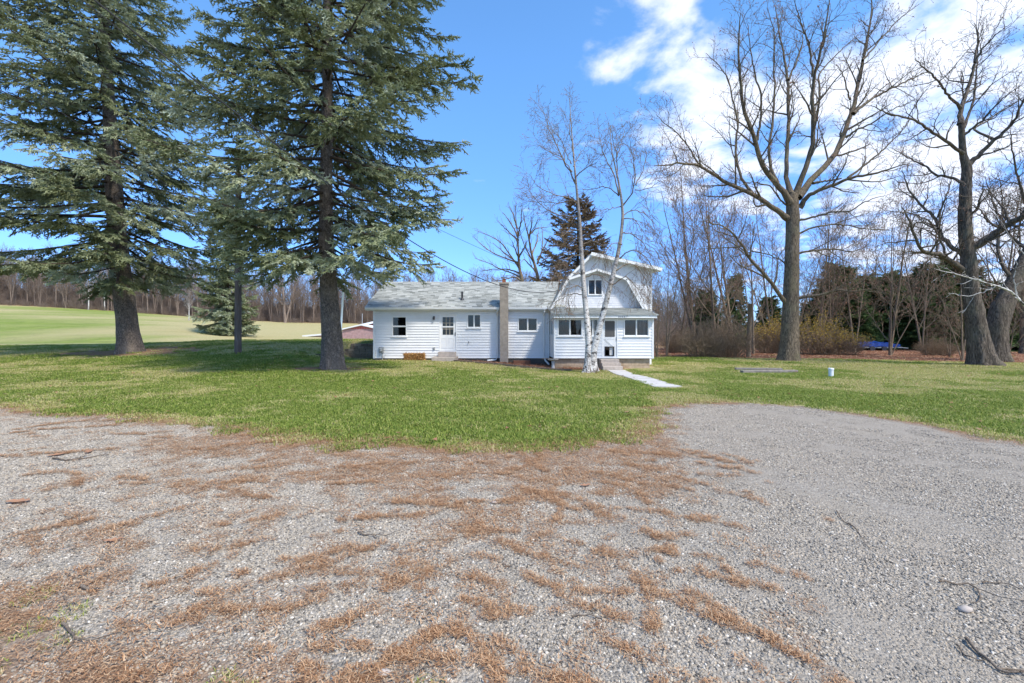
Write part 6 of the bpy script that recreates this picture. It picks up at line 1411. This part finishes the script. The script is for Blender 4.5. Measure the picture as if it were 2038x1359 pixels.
# ------------------------------------------------------------------ fallen twigs and big leaves on the gravel
TW = [([(124, 1250), (140, 1266), (153, 1281), (136, 1300), (115, 1323)], .011, 'bent grey twig in the brown grass at the lower left'), ([(174, 1144), (162, 1155), (134, 1160)], .008, 'short twig on the gravel left, above the thick stick end'),
      ([(158, 1172), (179, 1179), (198, 1181)], .016, 'short thick stick end on the left gravel'), ([(127, 1195), (135, 1210), (141, 1224)], .006, 'thin twig below the thick stick end on the left'),
      ([(105, 915), (140, 920), (170, 914), (190, 910), (217, 908)], .016, 'forked dark branch lying on the far left gravel'), ([(123, 1044), (140, 1037), (163, 1024)], .010, 'short dark twig under the forked branch at left'),
      ([(706, 1358), (734, 1339), (774, 1326), (810, 1324), (857, 1326)], .007, 'long curved pale twig at the bottom centre left'), ([(796, 1355), (817, 1353), (838, 1339), (857, 1331), (885, 1324)], .007, 'second curved twig crossing beside the long pale one'),
      ([(713, 1062), (722, 1069), (739, 1068), (751, 1078), (760, 1080)], .009, 'small wavy twig on the orange needles left of centre'), ([(833, 1082), (904, 1076), (951, 1067)], .006, 'long straight thin twig right of the wavy one'),
      ([(1139, 1235), (1165, 1225), (1184, 1235), (1198, 1238), (1217, 1231)], .006, 'thin S-shaped twig on the gravel right of centre'), ([(1271, 1299), (1276, 1320), (1287, 1344)], .005, 'thin upright twig near the bottom right of centre'),
      ([(1688, 1045), (1711, 1061), (1715, 1078), (1732, 1097)], .006, 'thin kinked twig on the grey gravel at right'), ([(1869, 1162), (1897, 1165), (1918, 1170), (1933, 1166), (1944, 1179), (1954, 1193), (1947, 1205), (1935, 1205)], .009, 'hooked dark twig on the right gravel'),
      ([(1956, 1165), (1973, 1162), (2006, 1168), (2036, 1175)], .007, 'dark twig at the right edge beside the hooked one'), ([(1923, 1280), (1935, 1297), (1958, 1316), (1982, 1339), (2015, 1351), (2045, 1340)], .012, 'long dark branch in the lower right corner'),
      ([(1904, 1290), (1918, 1311), (1932, 1320), (1956, 1318)], .007, 'thin side twig left of the corner branch'), ([(1665, 1020), (1672, 1037), (1705, 1059)], .007, 'thin bent twig farther up the right gravel'),
      ([(1000, 1128), (1010, 1131), (1022, 1130)], .008, 'short twig on the needles at the centre'), ([(1095, 1112), (1115, 1118), (1132, 1115)], .007, 'short twig right of the central needles')]
for pxs, r_, lb in TW:
    pts = [gp(*q) for q in pxs]; pts = [Vector(q) for q in resample(np.array(pts), max(5, len(pts) * 2))]
    r_ *= .62
    for i, p in enumerate(pts): p.z += r_ + .008 + .006 * math.sin(i * 1.7)
    mb = MB().tube(pts, [r_ * (1.15 - .75 * i / (len(pts) - 1)) for i in range(len(pts))], 6)
    if len(pxs) > 3 and r_ > .0053:
        i = len(pts) // 2; d = (pts[i + 1] - pts[i]).normalized(); s_ = Vector((-d.y, d.x, .25)); mb.tube([pts[i], pts[i] + d * .08 + s_ * .07, pts[i] + d * .12 + s_ * .18], [r_ * .6, r_ * .45, r_ * .25], 5)
    mb.build('fallen_twig', M['stick'], None, base=pts[0], smooth=True, label=lb, cat='twig', group='twigs fallen on the gravel')
for (px, py), s_, a, lb in (((225, 1080), .06, .4, 'curled yellow leaf on the left gravel'), ((35, 1002), .10, .1, 'large tan leaf at the left edge'), ((112, 908), .09, .8, 'tan leaf beside the forked dark branch'), ((176, 902), .09, 2.2, 'tan leaf under the fork of the dark branch'), ((1165, 969), .06, .3, 'small tan leaf on the needles below the lawn tip'), ((888, 870), .05, 1.2, 'red brown leaf at the lawn edge')):
    q = gp(px, py); mb = MB(); c, s = math.cos(a), math.sin(a)
    out = [(-1, 0), (-.6, .35), (-.25, .3), (0, .55), (.3, .3), (.6, .4), (1, 0), (.6, -.35), (.25, -.28), (0, -.5), (-.3, -.3), (-.65, -.3)]
    V_ = [q + Vector(((x * c - y * s) * s_, (x * s + y * c) * s_, .012 + .03 * abs(y) * s_ * 10 + .012 * x * x)) for x, y in out]; m0 = q + Vector((0, 0, .008))
    for i in range(len(V_)): mb.quad(m0, V_[i], V_[(i + 1) % len(V_)])
    mb.build('fallen_leaf', M['leaf'], None, base=q, vary=[.75] * len(V_), label=lb, cat='leaf', group='large leaves fallen on the ground')
for (px, py), s_, lb in (((1922, 1217), .055, 'flat pale stone beside the hooked twig on the right'), ((1800, 1118), .03, 'small white stone on the right gravel'), ((984, 1003), .045, 'flat pale stone on the gravel at the centre'), ((1038, 1270), .02, 'small blue grey stone at the bottom centre'), ((762, 1348), .05, 'flat grey stone beside the curved twigs')):
    q = gp(px, py); v = IV * np.array([1.2, .75, .42]) * s_ * .7 * (1 + .12 * np.random.default_rng(int(px)).standard_normal((len(IV), 1)))
    me = mesh_np('stone', v, None, IF_, [M['concrete']], True); link('stone', me, None, q + Vector((0, 0, s_ * .22)), label=lb, cat='stone', group='larger stones on the gravel')
